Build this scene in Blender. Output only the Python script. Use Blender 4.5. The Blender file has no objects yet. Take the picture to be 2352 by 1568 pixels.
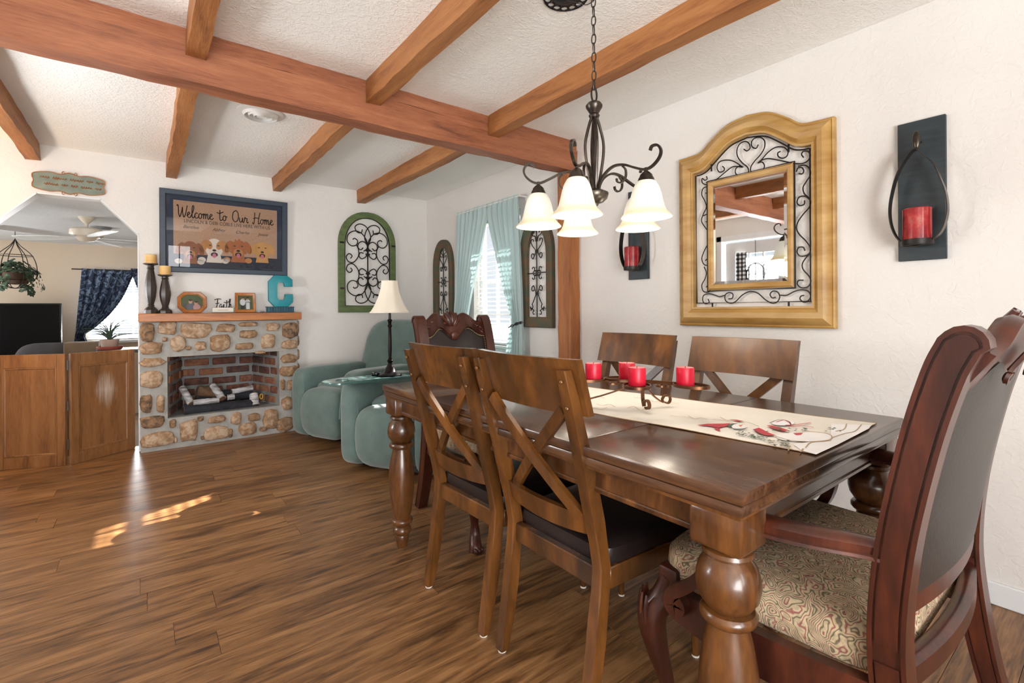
import bpy, bmesh, math, random
from mathutils import Vector, Matrix
random.seed(7)
PI = math.pi
scene = bpy.context.scene
COL = scene.collection
# ---------------------------------------------------------------- camera
FPX, YAW, ROLL, CX, CY, CAMH = 1106.04, 0.652724, -0.00670636, 1176.0, 710.9, 1.12
FW = Vector((math.sin(YAW), math.cos(YAW), 0.0))
RT0 = Vector((math.cos(YAW), -math.sin(YAW), 0.0))
UP0 = Vector((0, 0, 1))
RT = RT0 * math.cos(ROLL) + UP0 * math.sin(ROLL)
UPV = -RT0 * math.sin(ROLL) + UP0 * math.cos(ROLL)
cam_d = bpy.data.cameras.new('camera')
cam = bpy.data.objects.new('camera', cam_d)
COL.objects.link(cam)
cam_d.sensor_fit = 'HORIZONTAL'
cam_d.sensor_width = 36.0
cam_d.lens = FPX / 2352.0 * 36.0
cam_d.shift_y = (CY - 784.0) / 2352.0
cam_d.clip_start = 0.02
M3 = Matrix((RT, UPV, -FW)).transposed()
cam.matrix_world = Matrix.Translation((0, 0, CAMH)) @ M3.to_4x4()
scene.camera = cam
def pt(u, v, ax, val):
    """where the sight line through photo pixel (u, v) meets a plane of the room"""
    d = FW + RT * ((u - CX) / FPX) + UPV * ((CY - v) / FPX)
    o = Vector((0, 0, CAMH))
    i = 'xyz'.index(ax)
    return o + d * ((val - o[i]) / d[i])
# ---------------------------------------------------------------- room numbers (metres)
XR, XL, YB, YF, ZC = 2.5415, -1.42, 4.90, -2.3, 2.355
DY, DZC, DZF, DXL, DXR = 8.60, 2.03, -0.30, -2.6, 1.6      # the den behind the archway
# ---------------------------------------------------------------- world, sun, daylight, exposure
w = bpy.data.worlds.new('world'); scene.world = w; w.use_nodes = True
bg = w.node_tree.nodes['Background']
bg.inputs[0].default_value = (0.86, 0.93, 1.0, 1); bg.inputs[1].default_value = 1.15
sd = bpy.data.lights.new('sun', 'SUN'); sd.energy = 46.0; sd.angle = math.radians(0.5); sd.color = (1.0, 0.965, 0.93)
sun = bpy.data.objects.new('sun', sd); COL.objects.link(sun)
sun.rotation_euler = Vector((-1, -0.165, -0.62)).to_track_quat('-Z', 'Y').to_euler()
def area(name, loc, direction, sx, sy, power, color=(1, 1, 1)):
    l = bpy.data.lights.new(name, 'AREA'); l.shape = 'RECTANGLE'; l.size = sx; l.size_y = sy
    l.energy = power; l.color = color
    o = bpy.data.objects.new(name, l); COL.objects.link(o); o.location = loc
    o.rotation_euler = Vector(direction).to_track_quat('-Z', 'Z' if abs(direction[2]) < .5 else 'Y').to_euler()
    return o
area('daylight_patio_door', (-0.55, YF - .20, 1.0), (0, 1, .95), 1.6, 2.1, 285, (0.97, 0.985, 1.0))
area('daylight_rear_window', (.59, YF - .16, 1.40), (0, 1, .1), .50, 1.45, 36, (0.97, 0.985, 1.0))
area('daylight_entry_door', (XL - .16, 3.13, 1.45), (1, 0, .6), .60, .90, 98, (0.96, 0.98, 1.0))
area('den_fill_light', (DXL - .16, 6.9, 1.2), (1, 0, .2), 1.3, .95, 110, (0.97, 0.98, 1.0))  # fill light added to brighten the den, with an unseen window around it
area('daylight_den_window', (-.12, DY + .16, 1.2), (0, -1, 0), .95, .9, 200, (0.97, 0.98, 1.0))
vs = scene.view_settings
vs.view_transform = 'Standard'; vs.look = 'None'; vs.gamma = 1.0; vs.use_curve_mapping = False
vs.exposure = -0.30
# ---------------------------------------------------------------- helpers
def srgb(r, g, b):
    f = lambda c: c / 12.92 if c <= .04045 else ((c + .055) / 1.055) ** 2.4
    return (f(r / 255.), f(g / 255.), f(b / 255.), 1)
class B:
    def __init__(s): s.bm = bmesh.new()
    def _xf(s, vs_, m):
        if m is not None: bmesh.ops.transform(s.bm, matrix=m, verts=vs_)
    def box(s, c, d, bev=0, m=None, seg=1):
        r = bmesh.ops.create_cube(s.bm, size=1)['verts']
        bmesh.ops.transform(s.bm, matrix=Matrix.Translation(c) @ Matrix.Diagonal((d[0], d[1], d[2], 1)), verts=r)
        if bev:
            es = list({e for v in r for e in v.link_edges})
            q = bmesh.ops.bevel(s.bm, geom=es, offset=bev, segments=seg, profile=.5, affect='EDGES')
            r = list({v for f in q['faces'] for v in f.verts})
            r = list({v for v in r} | {v for v0 in r for f in v0.link_faces for v in f.verts})
        s._xf(r, m); return s
    def bx(s, a, b, bev=0, m=None, seg=1):
        return s.box([(a[i] + b[i]) / 2 for i in range(3)], [abs(b[i] - a[i]) for i in range(3)], bev, m, seg)
    def grid(s, rows, closed_u=False, closed_v=False, cap=False):
        """rows: list of lists of points"""
        V = [[s.bm.verts.new(p) for p in r] for r in rows]
        n, k = len(V), len(V[0])
        for i in range(n if closed_v else n - 1):
            for j in range(k if closed_u else k - 1):
                a, b, c, d = V[i][j], V[i][(j + 1) % k], V[(i + 1) % n][(j + 1) % k], V[(i + 1) % n][j]
                try: s.bm.faces.new((a, b, c, d))
                except ValueError: pass
        if cap:
            for r in (V[0][::-1], V[-1]):
                try: s.bm.faces.new(r)
                except ValueError: pass
        return s
    def lathe(s, prof, n=20, c=(0, 0, 0), m=None, cap=True):
        rows = []
        for r, z in prof:
            ring = []
            for i in range(n):
                p = Vector((r * math.cos(2 * PI * i / n), r * math.sin(2 * PI * i / n), z))
                if m is not None: p = m @ p
                ring.append(p + Vector(c))
            rows.append(ring)
        return s.grid(rows, closed_u=True, cap=cap)
    def tube(s, pts, r, n=7, closed=False, cap=True, flat=None, up=None):
        """sweep a circle (or a flat w x h strap) along pts; r may be a list"""
        pts = [Vector(p) for p in pts]; k = len(pts); rows = []; prev = None
        for i, p in enumerate(pts):
            if closed: t = pts[(i + 1) % k] - pts[i - 1]
            else: t = pts[min(i + 1, k - 1)] - pts[max(i - 1, 0)]
            if t.length < 1e-9: t = Vector((0, 0, 1))
            t.normalize()
            if up is not None:
                a = Vector(up) - t * t.dot(Vector(up))
            elif prev is None:
                h = Vector((0, 0, 1)) if abs(t.z) < .9 else Vector((1, 0, 0)); a = h - t * t.dot(h)
            else: a = prev - t * t.dot(prev)
            if a.length < 1e-6: a = t.orthogonal()
            a.normalize(); prev = a; b = t.cross(a)
            ri = r[i] if isinstance(r, (list, tuple)) else r
            if flat:
                w_, h_ = flat[0] / 2, flat[1] / 2
                ring = [p + a * x + b * y for x, y in ((w_, h_), (-w_, h_), (-w_, -h_), (w_, -h_))]
            else:
                ring = [p + (a * math.cos(2 * PI * j / n) + b * math.sin(2 * PI * j / n)) * ri for j in range(n)]
            rows.append(ring)
        return s.grid(rows, closed_u=True, closed_v=closed, cap=cap and not closed)
    def prism(s, poly, y0, y1, bev=0, m=None, hole=None):
        """outline in (x, z), extruded along y from y0 (front) to y1"""
        f = [s.bm.verts.new((p[0], y0, p[1])) for p in poly]; b = [s.bm.verts.new((p[0], y1, p[1])) for p in poly]
        n = len(poly); new = f + b
        if hole is None:
            ff = s.bm.faces.new(f); s.bm.faces.new(b[::-1])
        else:
            hf = [s.bm.verts.new((p[0], y0, p[1])) for p in hole]; hb = [s.bm.verts.new((p[0], y1, p[1])) for p in hole]
            new += hf + hb
            for i in range(n):
                j = (i + 1) % n
                s.bm.faces.new((f[i], f[j], hf[j], hf[i])); s.bm.faces.new((b[j], b[i], hb[i], hb[j]))
                s.bm.faces.new((hf[i], hf[j], hb[j], hb[i]))
        for i in range(n):
            j = (i + 1) % n
            s.bm.faces.new((f[j], f[i], b[i], b[j]))
        if bev:
            es = [e for e in {e for v in f for e in v.link_edges} if all(v in f for v in e.verts)]
            q = bmesh.ops.bevel(s.bm, geom=es, offset=bev, segments=2, profile=.5, affect='EDGES')
            new = list({v for v in new if v.is_valid} | {v for x in q['faces'] for v in x.verts})
        s._xf(new, m); return s
    def soft(s, c, d, e1=.35, e2=.35, nu=28, nv=14, m=None):
        """rounded cushion shape: a superquadric with full size d"""
        sg = lambda x, e: math.copysign(abs(x) ** e, x)
        rows = []
        for i in range(nv + 1):
            a = -PI / 2 + PI * i / nv
            ca, sa = sg(math.cos(a), e1), sg(math.sin(a), e1); ring = []
            for j in range(nu):
                o = 2 * PI * j / nu
                p = Vector((d[0] / 2 * ca * sg(math.cos(o), e2), d[1] / 2 * ca * sg(math.sin(o), e2), d[2] / 2 * sa)) + Vector(c)
                ring.append(m @ p if m is not None else p)
            rows.append(ring)
        s.grid(rows, closed_u=True)
        bmesh.ops.remove_doubles(s.bm, verts=s.bm.verts, dist=1e-5); return s
    def flat(s, poly, y):
        s.bm.faces.new([s.bm.verts.new((p[0], y, p[1])) for p in poly]); return s
    def warp(s, fn):
        for v in s.bm.verts: v.co = fn(v.co.copy())
        return s
    def mesh(s, name, mat, smooth=40):
        bmesh.ops.recalc_face_normals(s.bm, faces=s.bm.faces)
        me = bpy.data.meshes.new(name); s.bm.to_mesh(me); s.bm.free()
        if mat is not None: me.materials.append(mat)
        if smooth:
            me.polygons.foreach_set('use_smooth', [True] * len(me.polygons)); me.set_sharp_from_angle(angle=math.radians(smooth))
        return me
    def obj(s, name, mat, parent=None, smooth=40, loc=None, rot=None):
        return link(name, s.mesh(name, mat, smooth), parent, loc, rot)
def link(name, me, parent=None, loc=None, rot=None):
    o = bpy.data.objects.new(name, me); COL.objects.link(o)
    if parent is not None: o.parent = parent
    if loc is not None: o.location = loc
    if rot is not None: o.rotation_euler = rot
    return o
def tag(o, label, cat, group=None, kind=None):
    o['label'] = label; o['category'] = cat
    if group: o['group'] = group
    if kind: o['kind'] = kind
    return o
def thing(name, label, cat, loc=(0, 0, 0), rz=0, group=None, rx=0):
    o = bpy.data.objects.new(name, None); COL.objects.link(o); o.empty_display_size = .05
    o.location = loc; o.rotation_euler = (rx, 0, rz)
    return tag(o, label, cat, group)
def struct(o): o['kind'] = 'structure'; return o
def dup(root, loc, rz, label=None):
    r = root.copy(); COL.objects.link(r); r.location = loc; r.rotation_euler = (0, 0, rz)
    if label: r['label'] = label
    for ch in list(root.children):
        c = ch.copy(); COL.objects.link(c); c.parent = r
        for g in list(ch.children):
            d = g.copy(); COL.objects.link(d); d.parent = c
    return r
def smoothpath(P, n=8, closed=False):
    """Catmull-Rom through control points"""
    P = [Vector(p) for p in P]; k = len(P); out = []
    for i in range(k if closed else k - 1):
        p0 = P[i - 1] if (closed or i > 0) else P[0] * 2 - P[1]
        p1, p2 = P[i], P[(i + 1) % k]
        p3 = P[(i + 2) % k] if (closed or i + 2 < k) else p2 * 2 - p1
        for j in range(n):
            t = j / n
            out.append(.5 * ((2 * p1) + (p2 - p0) * t + (2 * p0 - 5 * p1 + 4 * p2 - p3) * t * t + (3 * p1 - p0 - 3 * p2 + p3) * t ** 3))
    if not closed: out.append(P[-1])
    return out
def spiral(c, r, a_out, sgn, turns=1.15, n=18, rin=.28):
    """2-D curl from its tight middle outwards; ends at angle a_out (degrees)"""
    out = []
    for i in range(n + 1):
        t = i / n
        a = math.radians(a_out) - sgn * turns * 2 * PI * (1 - t)
        rr = r * (rin + (1 - rin) * t)
        out.append((c[0] + rr * math.cos(a), c[1] + rr * math.sin(a)))
    return out
def scroll(A, ra, aa, sa, Bc, rb, ab, sb, mid=(), turns=1.1):
    """curl at A, run to a curl at Bc"""
    p = spiral(A, ra, aa, sa, turns) + list(mid) + spiral(Bc, rb, ab, sb, turns)[::-1]
    return [(v.x, v.y) for v in smoothpath([(x, y, 0) for x, y in p], 3)]
def wirexz(b, path, r, y=0.0, n=6, mirror=None, closed=False):
    """lay a 2-D path out as a round bar in the x-z plane"""
    b.tube([(p[0], y, p[1]) for p in path], r, n, closed=closed)
    if mirror is not None:
        b.tube([(2 * mirror - p[0], y, p[1]) for p in path], r, n, closed=closed)
    return b
def ellipse(cx, cz, rx, rz, n=20, a=0):
    ca, sa = math.cos(a), math.sin(a)
    return [(cx + rx * math.cos(2 * PI * i / n) * ca - rz * math.sin(2 * PI * i / n) * sa, cz + rx * math.cos(2 * PI * i / n) * sa + rz * math.sin(2 * PI * i / n) * ca) for i in range(n)]
# ---------------------------------------------------------------- materials
def newmat(name):
    m = bpy.data.materials.new(name); m.use_nodes = True
    nt = m.node_tree; return m, nt, nt.nodes['Principled BSDF']
def N(nt, typ, **kw):
    n = nt.nodes.new(typ)
    for k, v in kw.items():
        if k.startswith('i_'): n.inputs[int(k[2:]) if k[2:].isdigit() else k[2:]].default_value = v
        else: setattr(n, k, v)
    return n
def ramp(nt, stops, fac):
    r = nt.nodes.new('ShaderNodeValToRGB'); e = r.color_ramp.elements
    while len(e) < len(stops): e.new(.5)
    for i, (p, c) in enumerate(stops): e[i].position = p; e[i].color = c
    nt.links.new(fac, r.inputs[0]); return r.outputs[0]
def coords(nt, scale=(1, 1, 1), world=False, jitter=True):
    """object (or world) coordinates, shifted per object, scaled"""
    if world: src = N(nt, 'ShaderNodeNewGeometry').outputs['Position']
    else: src = N(nt, 'ShaderNodeTexCoord').outputs['Object']
    if jitter:
        oi = N(nt, 'ShaderNodeObjectInfo'); mu = N(nt, 'ShaderNodeMath', operation='MULTIPLY'); mu.inputs[1].default_value = 37.0
        nt.links.new(oi.outputs['Random'], mu.inputs[0])
        ad = N(nt, 'ShaderNodeVectorMath', operation='ADD'); nt.links.new(src, ad.inputs[0]); nt.links.new(mu.outputs[0], ad.inputs[1]); src = ad.outputs[0]
    mp = N(nt, 'ShaderNodeVectorMath', operation='MULTIPLY'); mp.inputs[1].default_value = scale
    nt.links.new(src, mp.inputs[0]); return mp.outputs[0]
def noise(nt, vec, scale=5, detail=4, rough=.55, dist=0):
    n = N(nt, 'ShaderNodeTexNoise'); n.inputs['Scale'].default_value = scale; n.inputs['Detail'].default_value = detail
    n.inputs['Roughness'].default_value = rough; n.inputs['Distortion'].default_value = dist
    nt.links.new(vec, n.inputs['Vector']); return n.outputs['Fac']
def bump(nt, bs, h, strength=.2, dist=.01):
    b = N(nt, 'ShaderNodeBump'); b.inputs['Strength'].default_value = strength; b.inputs['Distance'].default_value = dist
    nt.links.new(h, b.inputs['Height']); nt.links.new(b.outputs[0], bs.inputs['Normal'])
def plain(name, c, rough=.5, metal=0, c2=None, nscale=6, bmp=0, bscale=60, stretch=(1, 1, 1), spec=.5, coat=0, sheen=0, world=False):
    m, nt, bs = newmat(name)
    bs.inputs['Roughness'].default_value = rough; bs.inputs['Metallic'].default_value = metal
    bs.inputs['Specular IOR Level'].default_value = spec; bs.inputs['Coat Weight'].default_value = coat
    bs.inputs['Sheen Weight'].default_value = sheen
    if c2 is None: c2 = tuple(min(1, x * .86) for x in c[:3]) + (1,)
    v = coords(nt, stretch, world)
    f = noise(nt, v, nscale, 4)
    nt.links.new(ramp(nt, [(.35, c), (.68, c2)], f), bs.inputs['Base Color'])
    if bmp: bump(nt, bs, noise(nt, v, bscale, 3), bmp, .004)
    return m
def wood(name, dark, mid, light, rough=.35, grain=(2.2, 26, 26), coat=0., bmp=.08, dist=.6, world=False, fine=9.):
    """grain runs along the axis with the small scale"""
    m, nt, bs = newmat(name); bs.inputs['Roughness'].default_value = rough; bs.inputs['Coat Weight'].default_value = coat
    bs.inputs['Coat Roughness'].default_value = .12
    v = coords(nt, grain, world)
    f = noise(nt, v, 1., 6, .6, dist); g = noise(nt, v, fine, 2, .5)
    mx = N(nt, 'ShaderNodeMath', operation='MULTIPLY_ADD'); mx.inputs[1].default_value = .35
    nt.links.new(g, mx.inputs[0]); nt.links.new(f, mx.inputs[2])
    nt.links.new(ramp(nt, [(.42, dark), (.64, mid), (.88, light)], mx.outputs[0]), bs.inputs['Base Color'])
    if bmp: bump(nt, bs, g, bmp, .003)
    return m
def emit(name, c, strength):
    m, nt, bs = newmat(name); bs.inputs['Base Color'].default_value = c
    bs.inputs['Emission Color'].default_value = c; bs.inputs['Emission Strength'].default_value = strength; return m
def pane(name, gloss=.06, tint=(1, 1, 1, 1), facing=True):
    m, nt, bs = newmat(name); out = nt.nodes['Material Output']
    t = N(nt, 'ShaderNodeBsdfTransparent'); t.inputs[0].default_value = tint
    g = N(nt, 'ShaderNodeBsdfGlossy'); g.inputs['Roughness'].default_value = .0
    mx = N(nt, 'ShaderNodeMixShader')
    if facing:
        fr = N(nt, 'ShaderNodeFresnel'); fr.inputs[0].default_value = 1.0 + gloss * 8; nt.links.new(fr.outputs[0], mx.inputs[0])
    else: mx.inputs[0].default_value = gloss
    nt.links.new(t.outputs[0], mx.inputs[1]); nt.links.new(g.outputs[0], mx.inputs[2]); nt.links.new(mx.outputs[0], out.inputs['Surface'])
    return m
MT = {}
def plaster(name, c, c2, scale=55, strength=.25):
    m, nt, bs = newmat(name); bs.inputs['Roughness'].default_value = .75; bs.inputs['Specular IOR Level'].default_value = .25
    v = coords(nt, (1, 1, 1), True, False)
    nt.links.new(ramp(nt, [(.3, c), (.75, c2)], noise(nt, v, 2.5, 3)), bs.inputs['Base Color'])
    h = ramp(nt, [(.45, (0, 0, 0, 1)), (.62, (1, 1, 1, 1))], noise(nt, v, scale, 3, .55, .8))
    bump(nt, bs, h, strength, .004); return m
MT['wall'] = plaster('wall_plaster', srgb(224, 221, 217), srgb(220, 216, 212), 30, .25)
MT['wall_den'] = plaster('den_wall_plaster', srgb(208, 190, 168), srgb(203, 185, 163), 30, .1)
MT['ceil'] = plaster('ceiling_texture', srgb(246, 245, 241), srgb(241, 240, 236), 55, .4)
MT['ceil_den'] = plaster('den_ceiling_texture', srgb(222, 222, 222), srgb(216, 217, 218), 55, .2)
MT['trim'] = plain('white_trim_paint', srgb(228, 230, 232), .4, c2=srgb(222, 225, 228))
MT['beam'] = wood('cedar_beam_stain', srgb(106, 60, 38), srgb(146, 88, 58), srgb(166, 106, 72), .6, (1.6, 16, 16), bmp=.5, world=True)
MT['joist'] = wood('cedar_joist_stain', srgb(118, 70, 36), srgb(156, 100, 54), srgb(176, 120, 70), .6, (16, 1.6, 16), bmp=.5, world=True)
MT['post'] = wood('cedar_post_stain', srgb(112, 62, 32), srgb(152, 92, 48), srgb(170, 110, 60), .6, (16, 16, 1.6), bmp=.5, world=True)
def floor_mat():
    m, nt, bs = newmat('oak_plank_floor')
    v = coords(nt, (1, 1, 1), True, True)
    s1 = N(nt, 'ShaderNodeVectorMath', operation='MULTIPLY'); s1.inputs[1].default_value = (1.5, 13, 1); nt.links.new(v, s1.inputs[0])
    f = noise(nt, s1.outputs[0], 1.6, 7, .62, 1.3)
    s2 = N(nt, 'ShaderNodeVectorMath', operation='MULTIPLY'); s2.inputs[1].default_value = (9, 150, 1); nt.links.new(v, s2.inputs[0])
    g = noise(nt, s2.outputs[0], 1.0, 3, .6)
    a = N(nt, 'ShaderNodeMath', operation='MULTIPLY_ADD'); a.inputs[1].default_value = .42; nt.links.new(g, a.inputs[0]); nt.links.new(f, a.inputs[2])
    oi = N(nt, 'ShaderNodeObjectInfo'); b = N(nt, 'ShaderNodeMath', operation='MULTIPLY_ADD'); b.inputs[1].default_value = .10
    nt.links.new(oi.outputs['Random'], b.inputs[0]); nt.links.new(a.outputs[0], b.inputs[2])
    c = ramp(nt, [(.50, srgb(58, 39, 25)), (.63, srgb(100, 69, 42)), (.77, srgb(134, 95, 59)), (.95, srgb(164, 122, 80))], b.outputs[0])
    s3 = N(nt, 'ShaderNodeVectorMath', operation='MULTIPLY'); s3.inputs[1].default_value = (3.2, 9, 1); nt.links.new(v, s3.inputs[0])
    k = ramp(nt, [(.68, (1, 1, 1, 1)), (.78, (.34, .28, .24, 1))], noise(nt, s3.outputs[0], 1.0, 2, .4, .5))
    mx = N(nt, 'ShaderNodeMix', data_type='RGBA', blend_type='MULTIPLY'); mx.inputs['Factor'].default_value = 1
    nt.links.new(c, mx.inputs['A']); nt.links.new(k, mx.inputs['B']); nt.links.new(mx.outputs['Result'], bs.inputs['Base Color'])
    bs.inputs['Roughness'].default_value = .36; bs.inputs['Specular IOR Level'].default_value = .45
    bump(nt, bs, g, .10, .002); return m
MT['floor'] = floor_mat()
MT['table'] = wood('table_walnut', srgb(40, 24, 16), srgb(72, 46, 30), srgb(98, 66, 42), .27, (14, 2, 14), coat=.25, bmp=.02)
MT['tableleg'] = wood('table_leg_walnut', srgb(44, 25, 12), srgb(82, 49, 23), srgb(114, 72, 35), .28, (12, 12, 2.4), coat=.3, bmp=.02)
MT['chair'] = wood('chair_walnut', srgb(38, 21, 10), srgb(84, 51, 22), srgb(124, 78, 35), .26, (6, 6, 2.0), coat=.25, bmp=.02, dist=.5, fine=3.)
MT['mahog'] = wood('mahogany', srgb(32, 13, 9), srgb(62, 27, 17), srgb(88, 41, 24), .34, (9, 9, 2.), coat=.15, bmp=.02, dist=.3)
MT['leather'] = plain('dark_leather', srgb(40, 31, 30), .32, c2=srgb(28, 22, 23), nscale=4, bmp=.15, bscale=140)
MT['leather_g'] = plain('charcoal_leather', srgb(52, 48, 44), .42, c2=srgb(40, 37, 35), nscale=5, bmp=.12, bscale=140)
MT['iron'] = plain('black_wrought_iron', srgb(38, 33, 31), .45, .5, nscale=20, bmp=.1)
MT['bronze'] = plain('dark_bronze', srgb(62, 56, 52), .3, .85, c2=srgb(92, 84, 76), nscale=8)
MT['brass_n'] = plain('brass_nailhead', srgb(210, 196, 160), .25, .9)
MT['recl'] = plain('teal_microfibre', srgb(102, 122, 117), .9, c2=srgb(90, 110, 106), nscale=9, bmp=.45, bscale=180, sheen=.4, spec=.2)
MT['navy'] = plain('navy_painted_wood', srgb(50, 64, 78), .45, c2=srgb(40, 54, 70), nscale=12, stretch=(1, 1, 8))
MT['black'] = plain('black_gloss', srgb(12, 12, 13), .25, c2=srgb(10, 10, 11))
MT['ink'] = plain('black_print', srgb(34, 28, 28), .8, c2=srgb(28, 24, 24))
MT['white'] = plain('white_paint', srgb(232, 230, 226), .5, c2=srgb(226, 224, 220))
MT['teal'] = plain('teal_paint', srgb(24, 140, 152), .45, c2=srgb(18, 126, 138))
MT['candle_red'] = plain('red_wax', srgb(206, 22, 52), .4, c2=srgb(196, 18, 46), nscale=4)
MT['candle_top'] = plain('pale_red_wax', srgb(232, 130, 130), .5, c2=srgb(224, 112, 116))
MT['pane'] = pane('window_glass', .05)
MT['pane_pic'] = pane('picture_glass', .062)
# ================================================================ the shell
def shell(name, boxes, mat, extra=None, smooth=0):
    b = B()
    for a, c in boxes: b.bx(a, c)
    if extra: extra(b)
    return struct(b.obj(name, mat, None, smooth))
WB = YB + .12
OX0, OX1, OC0, OC1, OZ, OCZ = -.85, -.03, -.62, -.26, 2.0, 1.75     # archway with clipped corners
FX0, FX1, FZ0, FZ1 = .15, .99, .25, .752                              # firebox mouth
def arch_corners(b):
    b.prism([(OX0, OCZ), (OC0, OZ), (OX0, OZ)], YB, WB); b.prism([(OX1, OCZ), (OX1, OZ), (OC1, OZ)], YB, WB)
shell('wall_back', [((XL, YB, -.35), (OX0, WB, ZC)), ((OX0, YB, OZ), (OX1, WB, ZC)), ((OX1, YB, -.35), (FX0, WB, ZC)),
                    ((FX0, YB, FZ1), (FX1, WB, ZC)), ((FX0, YB, -.35), (FX1, WB, FZ0)), ((FX1, YB, -.35), (XR, WB, ZC))], MT['wall'], arch_corners)
WY0, WY1, WZ0, WZ1 = 3.20, 3.93, .80, 1.98                            # window in the right wall
shell('wall_right', [((XR, YF - .14, -.35), (XR + .14, WY0, ZC)), ((XR, WY1, -.35), (XR + .14, WB, ZC)),
                     ((XR, WY0, -.35), (XR + .14, WY1, WZ0)), ((XR, WY0, WZ1), (XR + .14, WY1, ZC))], MT['wall'])
DY0, DY1, DZ1 = 2.68, 3.58, 2.05                                      # entry door in the left wall
shell('wall_left', [((XL - .14, YF - .14, -.35), (XL, DY0, ZC)), ((XL - .14, DY1, -.35), (XL, WB, ZC)), ((XL - .14, DY0, DZ1), (XL, DY1, ZC))], MT['wall'])
PX0, PX1 = -1.3, .2                                                   # patio door and window behind the camera
RX0, RX1, RZ0, RZ1 = .36, .82, .70, 2.10
shell('wall_front', [((XL, YF - .14, -.35), (PX0, YF, ZC)), ((PX0, YF - .14, 2.05), (PX1, YF, ZC)), ((PX1, YF - .14, -.35), (RX0, YF, ZC)),
                     ((RX0, YF - .14, -.35), (RX1, YF, RZ0)), ((RX0, YF - .14, RZ1), (RX1, YF, ZC)), ((RX1, YF - .14, -.35), (XR, YF, ZC))], MT['wall'])
shell('ceiling', [((XL - .14, YF - .14, ZC), (XR + .14, WB, ZC + .12))], MT['ceil'])
floor = shell('floor', [((XL - .14, YF - .14, -.4), (XR + .14, WB + .001, -.010)), ((OX0 - .05, YB, -.4), (OX1, WB + .09, -.001))], MT['floor'])
# each floor plank in view
plank_me = B().box((.5, 0, -.005), (1, 1, .0099)).mesh('plank', MT['floor'], 0)
PW = .146; rows = int((YB - (-.30)) / PW) + 1
for i in range(rows):
    y = YB - PW * (i + .5); x = XL + random.uniform(-1.1, -.05)
    while x < XR - .002:
        L = 1.22; a, c = max(x, XL + .001), min(x + L, XR - .001)
        if c - a > .02:
            p = link('plank', plank_me, floor, (a + .0007, y, random.uniform(-.0004, .0004))); p.scale = (c - a - .0014, PW - .0016, 1)
        x += L
shell('wall_den_far', [((DXL, DY, DZF - .1), (-.62, DY + .14, DZC + .4)), ((.38, DY, DZF - .1), (DXR, DY + .14, DZC + .4)),
                       ((-.62, DY, DZF - .1), (.38, DY + .14, .74)), ((-.62, DY, 1.66), (.38, DY + .14, DZC + .4))], MT['wall_den'])
shell('wall_den_left', [((DXL - .14, WB, DZF - .1), (DXL, 6.2, DZC + .4)), ((DXL - .14, 7.6, DZF - .1), (DXL, DY + .14, DZC + .4)), ((DXL - .14, 6.2, DZF - .1), (DXL, 7.6, .7)), ((DXL - .14, 6.2, 1.72), (DXL, 7.6, DZC + .4))], MT['wall_den'])  # opening in this unseen wall is added for the den fill light
struct(B().bx((XR + .15, 1.2, 2.22), (XR + .86, 5.4, 2.30)).obj('sun_cut_eave', MT['trim'], None, 0))  # unseen slab added outside to cut the sun from the window top
shell('wall_den_right', [((DXR, WB, DZF - .1), (DXR + .14, DY + .14, DZC + .4))], MT['wall_den'])
shell('wall_den_near', [((XL - 1.3, WB, DZF - .1), (XL - .14, WB + .1, DZC + .4))], MT['wall_den'])
shell('ceiling_den', [((DXL - .14, WB, DZC), (DXR + .14, DY + .14, DZC + .45))], MT['ceil_den'])
MT['carpet'] = plain('den_carpet', srgb(150, 132, 112), .95, bmp=.4, bscale=200)
shell('floor_den', [((DXL - .14, WB, DZF - .1), (DXR + .14, DY + .14, DZF))], MT['carpet'])
MT['ground'] = plain('dry_lawn', srgb(176, 170, 148), .95, c2=srgb(150, 150, 122), nscale=.8, world=True)
b = B()
for a, c in (((-30, -30, -.6), (-2.9, 40, -.45)), ((2.8, -30, -.6), (30, 40, -.45)), ((-2.9, -30, -.6), (2.8, -2.6, -.45)), ((-2.9, 8.9, -.6), (2.8, 40, -.45))): b.bx(a, c)
struct(b.obj('ground', MT['ground'], None, 0))
# baseboards
def base(name, a, c): struct(B().bx(a, c, .004).obj(name, MT['trim']))
base('baseboard_right', (XR - .014, YF, 0), (XR, 2.49, .085))
base('baseboard_far_right', (XR - .014, 2.64, 0), (XR, YB, .085))
base('baseboard_back', (1.16, YB - .014, 0), (XR - .015, YB, .085))
base('baseboard_left', (XL, YF, 0), (XL + .014, DY0 - .08, .085))
base('baseboard_far_left', (XL, DY1 + .08, 0), (XL + .014, YB, .085))
# archway lining: painted return of the clipped opening
b = B()
op = [(OX0, 0), (OX0, OCZ), (OC0, OZ), (OC1, OZ), (OX1, OCZ), (OX1, 0)]
for i in range(5):
    p, q = op[i], op[i + 1]
    n = Vector((q[1] - p[1], 0, -(q[0] - p[0]))).normalized() * .008
    b.grid([[(p[0], YB - .004, p[1]), (q[0], YB - .004, q[1])], [(p[0], WB + .004, p[1]), (q[0], WB + .004, q[1])],
            [(p[0] + n.x, WB + .004, p[1] + n.z), (q[0] + n.x, WB + .004, q[1] + n.z)], [(p[0] + n.x, YB - .004, p[1] + n.z), (q[0] + n.x, YB - .004, q[1] + n.z)]], closed_v=True)
struct(b.obj('trim_1', MT['trim'], None, 0))
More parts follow.
